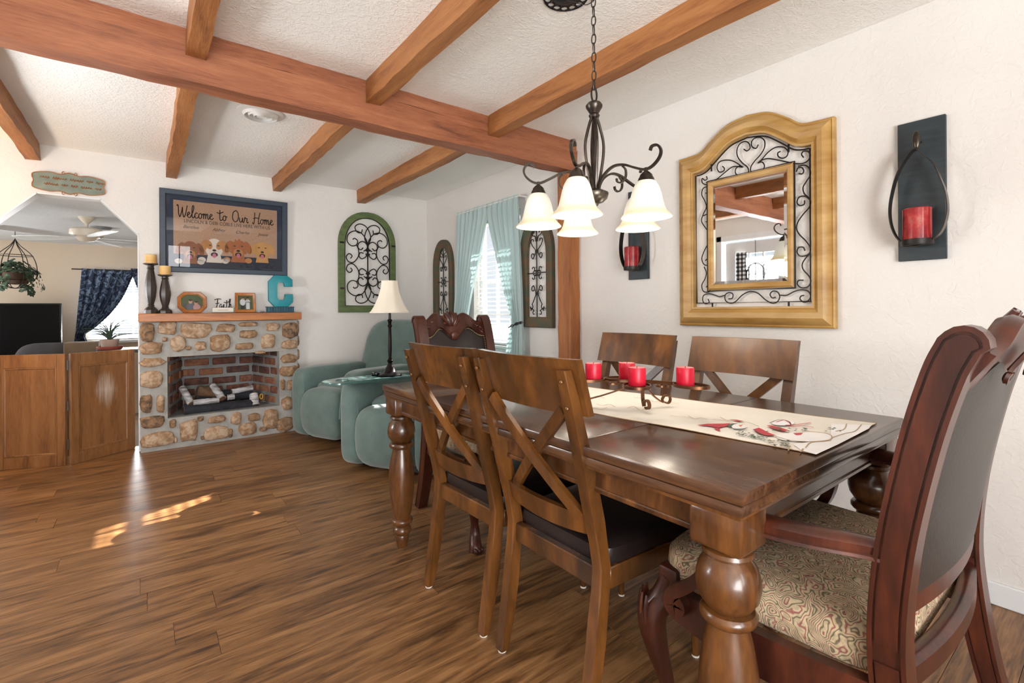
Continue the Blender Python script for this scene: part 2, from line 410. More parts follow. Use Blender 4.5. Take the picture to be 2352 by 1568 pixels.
# ================================================================ beams
def hewn(a, c, axis, n=22, jit=.0035, crack=None):
    """rough sawn timber: a box cut into slices whose edges wander"""
    b = B(); lo, hi = Vector(a), Vector(c); o = [i for i in range(3) if i != axis]; rows = []
    ph = [random.uniform(0, 6) for _ in range(8)]
    for i in range(n + 1):
        t = i / n; ring = []
        for k, (s, u) in enumerate(((0, 0), (1, 0), (1, 1), (0, 1))):
            p = Vector((0, 0, 0)); p[axis] = lo[axis] + (hi[axis] - lo[axis]) * t
            top = (u == 1 and o[1] == 2) or (s == 1 and o[0] == 2)
            p[o[0]] = (lo if s == 0 else hi)[o[0]] + (random.uniform(-jit, jit) + .003 * math.sin(t * 9 + ph[k]))
            p[o[1]] = (lo if u == 0 else hi)[o[1]] + (random.uniform(-jit, jit) + .003 * math.sin(t * 7 + ph[k + 4]) if not top else .004)
            ring.append(p)
        rows.append(ring)
    b.grid(rows, closed_u=True, cap=True); return b
BY0, BY1, BZ = 2.52, 2.632, 2.128
beam = thing('main_beam', 'long reddish cedar main beam crossing the room and ending at the wooden post', 'beam', (0, BY0, BZ))
def local(b, o):
    inv = Matrix.Translation(-Vector(o)); bmesh.ops.transform(b.bm, matrix=inv, verts=b.bm.verts); return b
local(hewn((XL + .003, BY0, BZ), (XR - .003, BY1, 2.278), 0, 44), (0, BY0, BZ)).obj('lower_timber', MT['beam'], beam, 25)
local(hewn((XL + .003, BY0 + .004, 2.282), (XR - .003, BY1, ZC), 0, 44), (0, BY0, BZ)).obj('upper_timber', MT['beam'], beam, 25)
JX = ((-.674, -.596), (.152, .228), (.953, 1.026), (1.742, 1.83))
where = ('above the arched doorway sign', 'above the framed dog print', 'between the dog print and the green arch', 'nearest the back corner')
wheref = ('far left above the entry side', 'left of the chandelier canopy, shortest in view', 'in the middle above the near chairs', 'behind the chandelier chain')
for k, (x0, x1) in enumerate(JX):
    o = local(hewn((x0, BY1 + .004, 2.232), (x1, YB - .003, ZC), 1), (x0, BY1, 2.232)).obj('ceiling_joist', MT['joist'], None, 25, (x0, BY1, 2.232))
    tag(o, 'cedar ceiling joist behind the beam, ' + where[k], 'beam', 'joists behind the main beam')
    o = local(hewn((x0, YF + .003, 2.232), (x1, BY0 - .004, ZC), 1, 40), (x0, BY0, 2.232)).obj('ceiling_joist', MT['joist'], None, 25, (x0, BY0, 2.232))
    tag(o, 'cedar ceiling joist on the dining side, ' + wheref[k], 'beam', 'joists in front of the main beam')
o = local(hewn((XR - .10, 2.505, .001), (XR - .003, 2.63, BZ - .005), 2, 26), (XR - .05, 2.56, 0)).obj('wall_post', MT['post'], None, 25, (XR - .05, 2.56, 0))
tag(o, 'square cedar post on the right wall carrying the end of the main beam', 'post')
# ceiling air vent
t = thing('ceiling_vent', 'round white ceiling air diffuser half hidden by the main beam', 'vent', (.585, 3.33, ZC))
b = B().lathe([(.0, -.001), (.135, -.001), (.135, -.004), (.12, -.012)], 28).obj('flange', MT['white'], t)
B().lathe([(.118, -.002), (.118, -.0065), (.0, -.0065)], 28, cap=False).obj('duct_opening', MT['black'], t)
for r in (.105, .078, .05):
    B().lathe([(r, -.007), (r - .013, -.028), (r - .015, -.028), (r - .003, -.007)], 28, cap=False).obj('ring', MT['white'], t)
B().lathe([(.0, -.026), (.022, -.026), (.026, -.008), (0, -.008)], 20).obj('centre_cone', MT['white'], t)
# ================================================================ fireplace
FY = 4.835                                                           # face of the mortar
def stone_mat():
    m, nt, bs = newmat('field_stone'); bs.inputs['Roughness'].default_value = .85
    v = coords(nt, (1, 1, 1), False, True); oi = N(nt, 'ShaderNodeObjectInfo')
    f = noise(nt, v, 22, 6, .65, .6)
    a = N(nt, 'ShaderNodeMath', operation='MULTIPLY_ADD'); a.inputs[1].default_value = .28; nt.links.new(oi.outputs['Random'], a.inputs[0]); nt.links.new(f, a.inputs[2])
    nt.links.new(ramp(nt, [(.40, srgb(92, 76, 62)), (.52, srgb(142, 112, 84)), (.66, srgb(172, 138, 106)), (.82, srgb(204, 180, 154))], a.outputs[0]), bs.inputs['Base Color'])
    bump(nt, bs, noise(nt, v, 40, 5, .7), .9, .012); return m
MT['stone'] = stone_mat()
MT['mortar'] = plain('grey_mortar', srgb(172, 170, 164), .9, c2=srgb(156, 154, 148), nscale=14, bmp=.5, bscale=70)
def brick_mat():
    m, nt, bs = newmat('fire_brick'); bs.inputs['Roughness'].default_value = .9
    v = coords(nt); oi = N(nt, 'ShaderNodeObjectInfo')
    a = N(nt, 'ShaderNodeMath', operation='MULTIPLY_ADD'); a.inputs[1].default_value = .5
    nt.links.new(oi.outputs['Random'], a.inputs[0]); nt.links.new(noise(nt, v, 24, 5), a.inputs[2])
    nt.links.new(ramp(nt, [(.45, srgb(72, 52, 48)), (.7, srgb(116, 72, 58)), (.95, srgb(148, 100, 72))], a.outputs[0]), bs.inputs['Base Color'])
    bump(nt, bs, noise(nt, v, 60, 3), .4, .005); return m
MT['brick'] = brick_mat()
MT['mortar_d'] = plain('sooty_mortar', srgb(146, 146, 142), .9, c2=srgb(112, 112, 112), nscale=6, bmp=.4, bscale=60)
MT['mantel'] = wood('mantel_oak', srgb(134, 76, 34), srgb(172, 104, 50), srgb(190, 122, 64), .4, (2.2, 26, 26))
fp = thing('fireplace', 'field stone fireplace with brick firebox under an oak mantel', 'fireplace', (.56, YB, 0))
FO = Vector((.56, YB, 0))
def fobj(b, name, mat, par=fp, smooth=40): return local(b, FO).obj(name, mat, par, smooth)
b = B(); FT = 1.036
for a, c in (((OX1 + .004, FY, 0), (FX0, YB - .002, FT)), ((FX1, FY, 0), (1.148, YB - .002, FT)), ((FX0, FY, FZ1), (FX1, YB - .002, FT)), ((FX0, FY, 0), (FX1, YB - .002, FZ0))): b.bx(a, c)
surround = fobj(b, 'surround', MT['mortar'], fp, 0)
surround.parent = fp
# firebox: splayed brick liner behind the mouth
BX0, BX1, FBY = .27, .85, 5.32
b = B()
b.grid([[(FX0, FY + .002, FZ0 - .02), (FX0, FY + .002, FZ1 + .02)], [(BX0, FBY, FZ0 - .02), (BX0, FBY, FZ1 + .02)], [(BX1, FBY, FZ0 - .02), (BX1, FBY, FZ1 + .02)], [(FX1, FY + .002, FZ0 - .02), (FX1, FY + .002, FZ1 + .02)]])
b.bx((FX0 - .02, FY + .02, FZ0 - .04), (FX1 + .02, FBY + .02, FZ0 + .002))
liner = fobj(b, 'firebox_liner', MT['mortar_d'], fp, 0)
b = B().bx((FX0 - .0, FY + .03, FZ1 - .004), (FX1, FBY + .02, FZ1 + .06)); fobj(b, 'firebox_roof', MT['black'], fp, 0)
brick_me = B().box((0, 0, 0), (.19, .03, .062), .006).mesh('brick', MT['brick'])
def bricks(p0, p1, n):
    d = Vector((p1[0] - p0[0], p1[1] - p0[1], 0)); L = d.length; d.normalize(); ang = math.atan2(d.y, d.x)
    for r in range(6):
        z = FZ0 + .045 + r * .089; x = -(.11 if r % 2 else .0) + .02
        while x < L - .02:
            a, c = max(x, .008), min(x + .19, L - .008)
            if c - a > .03:
                q = Vector((p0[0], p0[1], z)) + d * ((a + c) / 2) - FO
                o = link('brick', brick_me, liner, q + Vector((random.uniform(-.002, .002), random.uniform(-.002, .002), random.uniform(-.004, .004))), (0, random.uniform(-.02, .02), ang))
                o.scale = ((c - a) / .19, 1, random.uniform(.92, 1.05))
            x += .222
bricks((BX0, FBY), (BX1, FBY), 3); bricks((FX0, FY + .03), (BX0, FBY), 2); bricks((BX1, FBY), (FX1, FY + .03), 2)
# field stones traced from the photo, each its own lump set proud in the mortar
ST = [(160,350,150,200),(360,310,200,150),(635,330,310,170),(925,310,210,90),(1150,272,200,50),(1380,300,150,80),(1552,330,168,170),(1145,370,200,90),
      (200,505,240,130),(465,460,165,170),(680,485,120,100),(870,455,220,170),(1105,485,190,70),(1335,440,160,150),(1545,470,165,92),
      (215,642,260,88),(205,812,250,190),(150,1050,130,190),(290,1045,95,195),(212,1225,250,130),(265,1395,330,150),(412,1240,72,92),
      (1540,605,172,92),(1535,730,190,110),(1478,860,50,110),(1562,865,84,110),(1525,1040,122,140),
      (565,1305,190,220),(680,1190,74,50),(840,1198,190,78),(835,1325,268,140),(1028,1187,120,130),(1200,1175,130,78),(1140,1290,180,130),(1365,1202,160,205),(1505,1245,185,140),(968,1345,56,84),
      (298,300,60,40),(560,505,60,46),(1260,545,110,30),(330,420,60,50),(440,1395,34,60),(700,1400,40,40),(1290,1345,80,50),(1000,560,0,0)]
def stone(cx, cz, w_, h_, y, seed, thick=.03):
    rnd = random.Random(seed); n = 12; rows = []
    kx = [rnd.uniform(.84, 1.08) for _ in range(n)]
    sq = rnd.uniform(.55, .8)
    for lev, (s, dy) in enumerate(((1.0, .01), (.97, -thick * .45), (.84, -thick * .85), (.45, -thick * (1.0 + rnd.uniform(0, .25))))):
        ring = []
        for i in range(n):
            a = 2 * PI * i / n
            x = math.copysign(abs(math.cos(a)) ** sq, math.cos(a)) * w_ / 2; z = math.copysign(abs(math.sin(a)) ** sq, math.sin(a)) * h_ / 2
            k = kx[i] * s
            ring.append((x * k, dy + (rnd.uniform(-.004, .004) if lev else 0), z * k))
        rows.append(ring)
    b = B(); b.grid(rows, closed_u=True, cap=True)
    b.obj('stone', MT['stone'], surround, 60, Vector((cx, y, cz)) - FO)
for k, (cx, cy, sw, sh) in enumerate(ST):
    if not sw: continue
    p = pt(300 + cx / 4.238, 680 + cy / 4.238, 'y', FY)
    q0 = pt(300 + (cx - sw / 2) / 4.238, 680 + cy / 4.238, 'y', FY); q1 = pt(300 + (cx + sw / 2) / 4.238, 680 + cy / 4.238, 'y', FY)
    q2 = pt(300 + cx / 4.238, 680 + (cy - sh / 2) / 4.238, 'y', FY); q3 = pt(300 + cx / 4.238, 680 + (cy + sh / 2) / 4.238, 'y', FY)
    stone(p.x, max(p.z, .05 + sh / 9000.), q1.x - q0.x, q2.z - q3.z, FY, k)
for k, (z, h_) in enumerate(((.97, .13), (.84, .1), (.71, .1), (.57, .12), (.42, .13), (.26, .14), (.1, .13))):
    b = B(); b.soft((0, 0, 0), (.05, .06, h_), .55, .6, 12, 8); b.obj('stone', MT['stone'], surround, 60, Vector((1.146, 4.868, z)) - FO)
mt = B().bx((-.035, 4.745, 1.042), (1.165, YB - .003, 1.108), .004)
fobj(mt, 'mantel_shelf', MT['mantel'], fp)
# gas logs
MT['birch'] = plain('birch_bark', srgb(214, 214, 216), .8, c2=srgb(120, 112, 108), nscale=9, stretch=(1, 1, 5), bmp=.5)
MT['char'] = plain('charred_bark', srgb(44, 46, 54), .85, c2=srgb(26, 24, 26), nscale=14, bmp=.9, bscale=30)
MT['brownbark'] = plain('brown_bark', srgb(124, 92, 64), .9, c2=srgb(72, 52, 38), nscale=14, bmp=.9, bscale=30)
gl = thing('gas_log_set', 'set of birch and charred gas logs on the firebox floor', 'logs', (.56, 5.02, FZ0 + .003))
GO = Vector((.56, 5.02, FZ0 + .003))
def log(p0, p1, r, mat, y0, y1, cut='brownbark'):
    a = pt(300 + p0[0] / 4.238, 680 + p0[1] / 4.238, 'y', y0); c = pt(300 + p1[0] / 4.238, 680 + p1[1] / 4.238, 'y', y1)
    n = 9; pts = [a.lerp(c, i / n) for i in range(n + 1)]
    o = local(B().tube(pts, [r * random.uniform(1.0, 1.18) for _ in pts], 12), GO).obj('log', MT[mat], gl)
    d = (a - c).normalized()
    for e, s in ((a, 1), (c, -1)):
        q = d.to_track_quat('Z', 'Y').to_matrix().to_4x4()
        local(B().lathe([(0, .0), (r * .86, 0), (r * .86, .004 * s), (0, .004 * s)], 12, e, q), GO).obj('cut_end', MT[cut], o)
log((520, 1110), (1240, 1050), .046, 'char', 4.95, 4.97); log((640, 985), (1180, 945), .045, 'char', 5.1, 5.12)
log((650, 925), (820, 935), .042, 'brownbark', 5.06, 5.08); log((500, 890), (590, 1045), .026, 'birch', 5.06, 4.93)
log((800, 870), (895, 995), .028, 'birch', 5.07, 4.94); log((940, 985), (1010, 975), .024, 'birch', 5.0, 5.0)
log((985, 930), (1185, 890), .022, 'birch', 5.05, 5.08); log((1195, 950), (1215, 1060), .034, 'birch', 4.99, 4.94)
log((610, 1035), (860, 1010), .022, 'birch', 4.925, 4.93)
b = B()
for i in range(7): b.tube([(.33 + i * .08 - .56, -.1, .035), (.33 + i * .08 - .56, .12, .035)], .006, 6)
for y in (-.08, .1): b.tube([(-.28, y, .03), (.28, y, .03)], .006, 6)
for x in (-.26, .26):
    for y in (-.08, .1): b.tube([(x, y, .03), (x, y, .002)], .006, 6)
b.obj('grate', MT['iron'], gl)
MT['yellow'] = plain('yellow_enamel', srgb(214, 170, 40), .4)
v0 = pt(300 + 1272 / 4.238, 680 + 975 / 4.238, 'y', 4.97) - GO
b = B().tube([(v0.x + .012 * math.cos(a), v0.y, v0.z + .022 * math.sin(a)) for a in [2 * PI * i / 16 for i in range(16)]], .004, 6, True); b.obj('key_ring', MT['yellow'], gl)
# ================================================================ windows and doors (the setting)
MT['slat'] = plain('white_vinyl_slat', srgb(232, 234, 236), .45, c2=srgb(228, 230, 232))
def sash(name, loc, rz, W, H, cols, rows_, depth=.05, fr=.045):
    """frame with muntins and panes; local x right, y into the wall, z up"""
    e = bpy.data.objects.new(name, None); COL.objects.link(e); e.location = loc; e.rotation_euler = (0, 0, rz); struct(e)
    b = B(); b.bx((0, 0, 0), (W, depth, fr), .003); b.bx((0, 0, H - fr), (W, depth, H), .003); b.bx((0, 0, fr), (fr, depth, H - fr), .003); b.bx((W - fr, 0, fr), (W, depth, H - fr), .003)
    b.obj('window_frame', MT['trim'], e, 0)
    iw, ih = W - 2 * fr, H - 2 * fr
    for i in range(1, cols): B().bx((fr + iw * i / cols - .01, .012, fr), (fr + iw * i / cols + .01, depth - .012, H - fr)).obj('muntin', MT['trim'], e, 0)
    for j in range(1, rows_): B().bx((fr, .010, fr + ih * j / rows_ - .01), (W - fr, depth - .010, fr + ih * j / rows_ + .01)).obj('muntin', MT['trim'], e, 0)
    for i in range(cols):
        for j in range(rows_):
            x0, x1 = fr + iw * i / cols, fr + iw * (i + 1) / cols; z0, z1 = fr + ih * j / rows_, fr + ih * (j + 1) / rows_
            b = B(); b.grid([[(x0, depth / 2, z0), (x1, depth / 2, z0)], [(x0, depth / 2, z1), (x1, depth / 2, z1)]]); b.obj('pane', MT['pane'], e, 0)
    return e
RW = -PI / 2                                                         # things on the right wall: local x runs towards the camera
win1 = sash('window_1', (XR + .075, WY1, WZ0), RW, WY1 - WY0, WZ1 - WZ0, 3, 4)
struct(B().bx((XR - .03, WY0 - .05, WZ0 - .028), (XR + .07, WY1 + .05, WZ0 - .001), .004).obj('trim_2', MT['trim']))
struct(B().bx((XR - .014, WY0 - .03, WZ0 - .09), (XR - .001, WY1 + .03, WZ0 - .03), .003).obj('trim_3', MT['trim']))
sash('window_2', (RX1, YF - .06, RZ0), PI, RX1 - RX0, RZ1 - RZ0, 2, 3)
sash('window_3', (PX1, YF - .06, 0), PI, PX1 - PX0, 2.05, 2, 1, fr=.07)
sash('window_4', (-.62, DY + .06, .74), 0, 1.0, .92, 4, 3)
struct(B().bx((-.66, DY - .05, .70), (.42, DY + .05, .738), .004).obj('trim_4', MT['trim']))
sash('den_fill_window', (DXL - .06, 6.2, .7), PI / 2, 1.4, 1.02, 3, 2)  # unseen window added to go with the den fill light
# horizontal blind in the right window
bl = thing('window_blind', 'white horizontal slat blind lowered behind the teal curtains', 'blind', (XR + .038, WY1 - .012, WZ0), RW)
LW = WY1 - WY0 - .024
B().bx((0, -.022, WZ1 - WZ0 - .05), (LW, .022, WZ1 - WZ0 - .004), .003).obj('head_rail', MT['slat'], bl)
ns = 27; pitch = (WZ1 - WZ0 - .075) / ns
sl = B()
sl.grid([[(0, -.021, -.0058), (LW, -.021, -.0058)], [(0, 0, .0012), (LW, 0, .0012)], [(0, .021, .0058), (LW, .021, .0058)], [(0, 0, -.0006), (LW, 0, -.0006)]], closed_v=True)
sl_me = sl.mesh('slat', MT['slat'], 0)
for i in range(ns): link('slat', sl_me, bl, (0, 0, .03 + pitch * i))
B().bx((0, -.02, .004), (LW, .02, .02), .003).obj('bottom_rail', MT['slat'], bl)
for x in (.1, LW / 2, LW - .1): B().tube([(x, -.023, .02), (x, -.023, WZ1 - WZ0 - .05)], .0012, 4).obj('ladder_cord', MT['slat'], bl)
B().tube([(.05, -.03, .45), (.05, -.03, WZ1 - WZ0 - .05)], .004, 6).obj('tilt_wand', MT['slat'], bl)
# entry door in the left wall (seen only in the mirror)
dr = bpy.data.objects.new('door_1', None); COL.objects.link(dr); dr.location = (XL - .07, DY0, 0); dr.rotation_euler = (0, 0, PI / 2); struct(dr)
DWI = DY1 - DY0
b = B(); b.bx((.03, -.02, .005), (DWI - .03, .02, .95)); b.bx((.03, -.02, .95), (.17, .02, 2.02)); b.bx((DWI - .17, -.02, .95), (DWI - .03, .02, 2.02)); b.bx((.17, -.02, 1.86), (DWI - .17, .02, 2.02)); b.bx((.17, -.02, .95), (DWI - .17, .02, 1.0))
b.obj('door_leaf', MT['trim'], dr, 0)
gw = DWI - .34
for i in range(1, 3): B().bx((.17 + gw * i / 3 - .008, -.018, 1.0), (.17 + gw * i / 3 + .008, .018, 1.86)).obj('muntin', MT['trim'], dr, 0)
for j in range(1, 3): B().bx((.17, -.016, 1.0 + .86 * j / 3 - .008), (DWI - .17, .016, 1.0 + .86 * j / 3 + .008)).obj('muntin', MT['trim'], dr, 0)
b = B(); b.grid([[(.17, 0, 1.0), (DWI - .17, 0, 1.0)], [(.17, 0, 1.86), (DWI - .17, 0, 1.86)]]); b.obj('pane', MT['pane'], dr, 0)
for x in (.1, .35): B().bx((.12 + x * 1.0, -.028, .2), (.12 + x + .2, -.021, .8), .01).obj('raised_panel', MT['trim'], dr)
B().lathe([(.0, 0), (.012, 0), (.012, .03), (.026, .04), (.026, .06), (0, .068)], 14, (.09, -.02, .98), Matrix.Rotation(PI / 2, 4, 'X')).obj('door_knob', MT['bronze'], dr)
b = B()
b.bx((-.07, .055, 0), (-.002, .07 + .014, DZ1 + .07)); b.bx((DWI + .002, .055, 0), (DWI + .07, .084, DZ1 + .07)); b.bx((-.07, .055, DZ1 + .002), (DWI + .07, .084, DZ1 + .07))
b.warp(lambda c: Vector((c.x, -c.y, c.z))); b.obj('door_casing', MT['trim'], dr, 0)
MT['ironwreath'] = MT['iron']
wr = thing('door_wreath', 'black scrolled iron ornament hanging on the entry door glass', 'ornament', (XL - .045, (DY0 + DY1) / 2, 1.45), PI / 2)
b = B(); wirexz(b, ellipse(0, .12, .12, .15, 24), .012, -.01, closed=True); wirexz(b, [(0, .26), (0, -.3)], .012, -.01)
wirexz(b, scroll((.15, .2), .06, 200, 1, (.18, -.15), .06, 120, -1, ((.1, .02),)), .008, -.01, mirror=0)
b.obj('scrollwork', MT['iron'], wr); B().tube([(0, -.01, .26), (0, -.012, .585)], .004, 5).obj('hanger', MT['iron'], wr)
def gingham():
    m, nt, bs = newmat('black_white_gingham'); bs.inputs['Roughness'].default_value = .9
    v = coords(nt, (1, 1, 1), False, False); s = N(nt, 'ShaderNodeSeparateXYZ'); nt.links.new(v, s.inputs[0]); o = []
    for k in ('X', 'Z'):
        a = N(nt, 'ShaderNodeMath', operation='MULTIPLY'); a.inputs[1].default_value = 18; nt.links.new(s.outputs[k], a.inputs[0])
        f = N(nt, 'ShaderNodeMath', operation='FRACT'); nt.links.new(a.outputs[0], f.inputs[0]); g = N(nt, 'ShaderNodeMath', operation='GREATER_THAN'); g.inputs[1].default_value = .5
        nt.links.new(f.outputs[0], g.inputs[0]); o.append(g.outputs[0])
    a = N(nt, 'ShaderNodeMath', operation='ADD'); nt.links.new(o[0], a.inputs[0]); nt.links.new(o[1], a.inputs[1])
    h = N(nt, 'ShaderNodeMath', operation='MULTIPLY'); h.inputs[1].default_value = .5; nt.links.new(a.outputs[0], h.inputs[0])
    nt.links.new(ramp(nt, [(0, srgb(20, 20, 22)), (.5, srgb(110, 110, 112)), (1, srgb(236, 236, 234))], h.outputs[0]), bs.inputs['Base Color']); return m
MT['gingham'] = gingham()
dc = B(); rows_ = []
for z in (1.0, 1.2, 1.5, 1.88): rows_.append([(x * .01 - .005 * 0, -.012 * math.cos(x * 1.3) - .03, z) for x in range(0, 17)])
dc.grid(rows_); o = dc.obj('door_curtain', MT['gingham'], None, 60, (XL - .06, DY1 - .34, 0), (0, 0, PI / 2)); tag(o, 'black and white gingham curtain on the entry door glass, seen in the mirror', 'curtain')
# ================================================================ dining table
TX0, TX1, TY0, TY1, TH = .903, 1.925, .462, 2.212, .766
tb = thing('dining_table', 'long dark walnut dining table with thick turned legs', 'table', ((TX0 + TX1) / 2, (TY0 + TY1) / 2, 0))
TO = Vector(((TX0 + TX1) / 2, (TY0 + TY1) / 2, 0))
cuts = [TY0, TY0 + .46, TY1 - .46, TY1]
for i in range(3):
    g0 = .0007 if i else 0; g1 = .0007 if i < 2 else 0
    local(B().bx((TX0, cuts[i] + g0, TH - .026), (TX1, cuts[i + 1] - g1, TH), .0045, None, 2), TO).obj('tabletop_board', MT['table'], tb)
local(B().bx((TX0 + .004, TY0 + .004, TH - .052), (TX1 - .004, TY1 - .004, TH - .0275), .006, None, 2), TO).obj('lower_leaf', MT['table'], tb)
local(B().bx((TX0 + .012, TY0 + .012, TH - .06), (TX1 - .012, TY1 - .012, TH - .053), 0), TO).obj('moulding', MT['tableleg'], tb)
LI = .068                                                            # leg centre inset
for a, c in (((TX0 + .045, TY0 + .1, .64), (TX0 + .066, TY1 - .1, TH - .06)), ((TX1 - .066, TY0 + .1, .64), (TX1 - .045, TY1 - .1, TH - .06)),
             ((TX0 + .1, TY0 + .045, .64), (TX1 - .1, TY0 + .066, TH - .06)), ((TX0 + .1, TY1 - .066, .64), (TX1 - .1, TY1 - .045, TH - .06))):
    ap = local(B().bx(a, c, .002), TO).obj('apron', MT['tableleg'] if c[0] - a[0] < .1 else MT['table'], tb)
    e = .004
    local(B().bx((a[0] - e, a[1], a[2] - .004), (c[0] + e, c[1], a[2] + .012), .004) if c[0] - a[0] < .1 else B().bx((a[0], a[1] - e, a[2] - .004), (c[0], c[1] + e, a[2] + .012), .004), TO).obj('bead', MT['tableleg'], ap)
prof = [(.0, .655), (.04, .655), (.043, .63), (.040, .626), (.050, .62), (.052, .612), (.044, .604), (.047, .60), (.058, .584), (.064, .562), (.065, .545), (.060, .522), (.048, .503), (.040, .497),
        (.052, .494), (.057, .487), (.057, .478), (.052, .471), (.041, .467), (.042, .455), (.050, .42), (.057, .375), (.060, .335), (.058, .28), (.052, .22), (.045, .165), (.040, .138),
        (.047, .134), (.051, .127), (.050, .118), (.044, .112), (.036, .108), (.034, .098), (.041, .09), (.044, .078), (.040, .066), (.031, .058), (.034, .052), (.030, .03), (.024, .002), (0, .002)]
leg_me = B().lathe(prof, 28).mesh('turned_leg', MT['tableleg'])
blk = B().box((0, 0, .668), (.112, .112, .082), .008, None, 2)
def blkw(c):
    if c.z < .66: c.z -= .014 * (1 - min(1, (abs(c.x) / .056) ** 2 * .5 + (abs(c.y) / .056) ** 2 * .5)) - .004
    return c
blk_me = blk.warp(blkw).mesh('leg_block', MT['tableleg'])
for x in (TX0 + LI, TX1 - LI):
    for y in (TY0 + LI, TY1 - LI):
        lg = link('leg', leg_me, tb, Vector((x, y, 0)) - TO); link('leg_block', blk_me, lg)
# ================================================================ X-back dining chairs
MT['glide'] = plain('white_nylon_glide', srgb(226, 222, 214), .4)
MT['plug'] = plain('bronze_plug', srgb(120, 84, 50), .3, .6)
def make_xchair():
    """local: +y is the way the chair faces, y = 0 at the back edge of the seat"""
    t = thing('dining_chair', '', 'chair')
    hw = .192
    def yback(z):                                                    # line of the back posts
        return -.062 * (1 - z / .42) ** 1.4 if z < .42 else -.145 * ((z - .42) / .56) ** 1.15
    for s in (-1, 1):
        b = B(); rows_ = []
        for i in range(15):
            z = .008 + .957 * i / 14; y = yback(z); d = .043 if .25 < z < .6 else .036; wd = .036
            if z < .25: d = .030 + .013 * z / .25
            if z > .6: d = .043 - .016 * (z - .6) / .36
            xx = s * (hw + .006 * (z - .4))
            rows_.append([(xx - wd / 2, y - d / 2, z), (xx + wd / 2, y - d / 2, z), (xx + wd / 2, y + d / 2, z), (xx - wd / 2, y + d / 2, z)])
        b.grid(rows_, closed_u=True, cap=True)
        es = [e for e in b.bm.edges if abs(e.verts[0].co.z - e.verts[1].co.z) > .02]
        bmesh.ops.bevel(b.bm, geom=es, offset=.004, segments=1, affect='EDGES')
        lg = b.obj('rear_leg', MT['chair'], t, 30)
        B().lathe([(0, 0), (.014, 0), (.014, .008), (0, .008)], 12, (s * (hw - .002), yback(.01), 0)).obj('glide', MT['glide'], lg)
        for z in (.865, .935):
            B().soft((s * (hw + .003), yback(z) - .0185, z), (.012, .008, .012), .8, 1, 10, 6).obj('plug', MT['plug'], lg)
    def rail(z0, z1, xw, depth, bow, yoff, name, nx=14, bev=.006, crown=0.):
        b = B(); rows_ = []
        for i in range(nx + 1):
            x = -xw / 2 + xw * i / nx; q = (2 * x / xw) ** 2; y = yback((z0 + z1) / 2) + yoff - bow * (1 - q)
            ya = lambda z: yback(z) - yback((z0 + z1) / 2)
            rows_.append([(x, y - depth / 2 + ya(z0), z0 - crown * (1 - q)), (x, y + depth / 2 + ya(z0), z0 - crown * (1 - q)), (x, y + depth / 2 + ya(z1), z1 + crown * .3 * (1 - q)), (x, y - depth / 2 + ya(z1), z1 + crown * .3 * (1 - q))])
        b.grid(rows_, closed_u=True, cap=True)
        es = [e for e in b.bm.edges if len(e.link_faces) == 2 and e.calc_face_angle(0) > .6]
        bmesh.ops.bevel(b.bm, geom=es, offset=bev, segments=2, affect='EDGES')
        return b.obj(name, MT['chair'], t, 30)
    rail(.842, .992, .452, .022, .030, .033, 'top_rail', bev=.005)
    rail(.505, .56, .36, .02, .024, .0, 'lower_rail', bev=.004, crown=.006)
    def ypan(x, z): return yback(z) - .026 * (1 - (2 * x / .44) ** 2) + .010
    for s in (-1, 1):
        pts = [];
        for i in range(11):
            q = i / 10; z = .55 + .30 * q; x = s * (-.155 + .31 * q); pts.append((x, ypan(x, z) + (.009 if s > 0 else -.006), z))
        B().tube(pts, 0, flat=(.034, .016), up=(0, .2, 1) if False else (-s * .3, 0, .31)).obj('cross_slat', MT['chair'], t, 30)
    # seat frame and leather seat, wider at the front
    def trap(c):
        k = 1 + .16 * max(0, c.y) / .5; return Vector((c.x * k, c.y, c.z))
    for nm, a, c in (('seat_rail', (-hw + .018, -.012, .352), (hw - .018, .014, .412)), ('seat_rail', (-hw, .420, .352), (hw, .445, .412)), ('seat_rail', (-hw - .012, .02, .352), (-hw + .012, .420, .412)), ('seat_rail', (hw - .012, .02, .352), (hw + .012, .420, .412))):
        B().bx(a, c, .003).warp(trap).obj(nm, MT['chair'], t)
    B().soft((0, .226, .432), (.40, .435, .085), .5, .22, 40, 12).warp(trap).obj('seat', MT['leather'], t)
    for s in (-1, 1):
        lg = B().lathe([(0, .352), (.02, .352), (.02, .33), (.017, .325), (.021, .318), (.021, .31), (.016, .304), (.018, .28), (.0115, .02), (.0115, .006), (0, .006)], 14, (s * (hw * 1.14 - .006), .418, 0)).obj('front_leg', MT['chair'], t)
        B().lathe([(0, 0), (.012, 0), (.012, .006), (0, .006)], 12, (s * (hw * 1.14 - .006), .418, 0)).obj('glide', MT['glide'], lg)
    return t
ch = make_xchair(); ch['group'] = 'crossback chairs along the table sides'
ch['label'] = 'cross-back walnut chair in front, nearest the camera'; ch.location = (.990, 1.092, 0); ch.rotation_euler = (0, 0, RW)
dup(ch, (.978, 1.573, 0), RW + .03, 'cross-back walnut chair beside the far left table leg, partly behind the nearest chair')
dup(ch, (1.898, 1.575, 0), PI / 2, 'cross-back walnut chair on the wall side behind the red candles')
dup(ch, (1.898, 1.030, 0), PI / 2, 'cross-back walnut chair on the wall side below the big mirror')
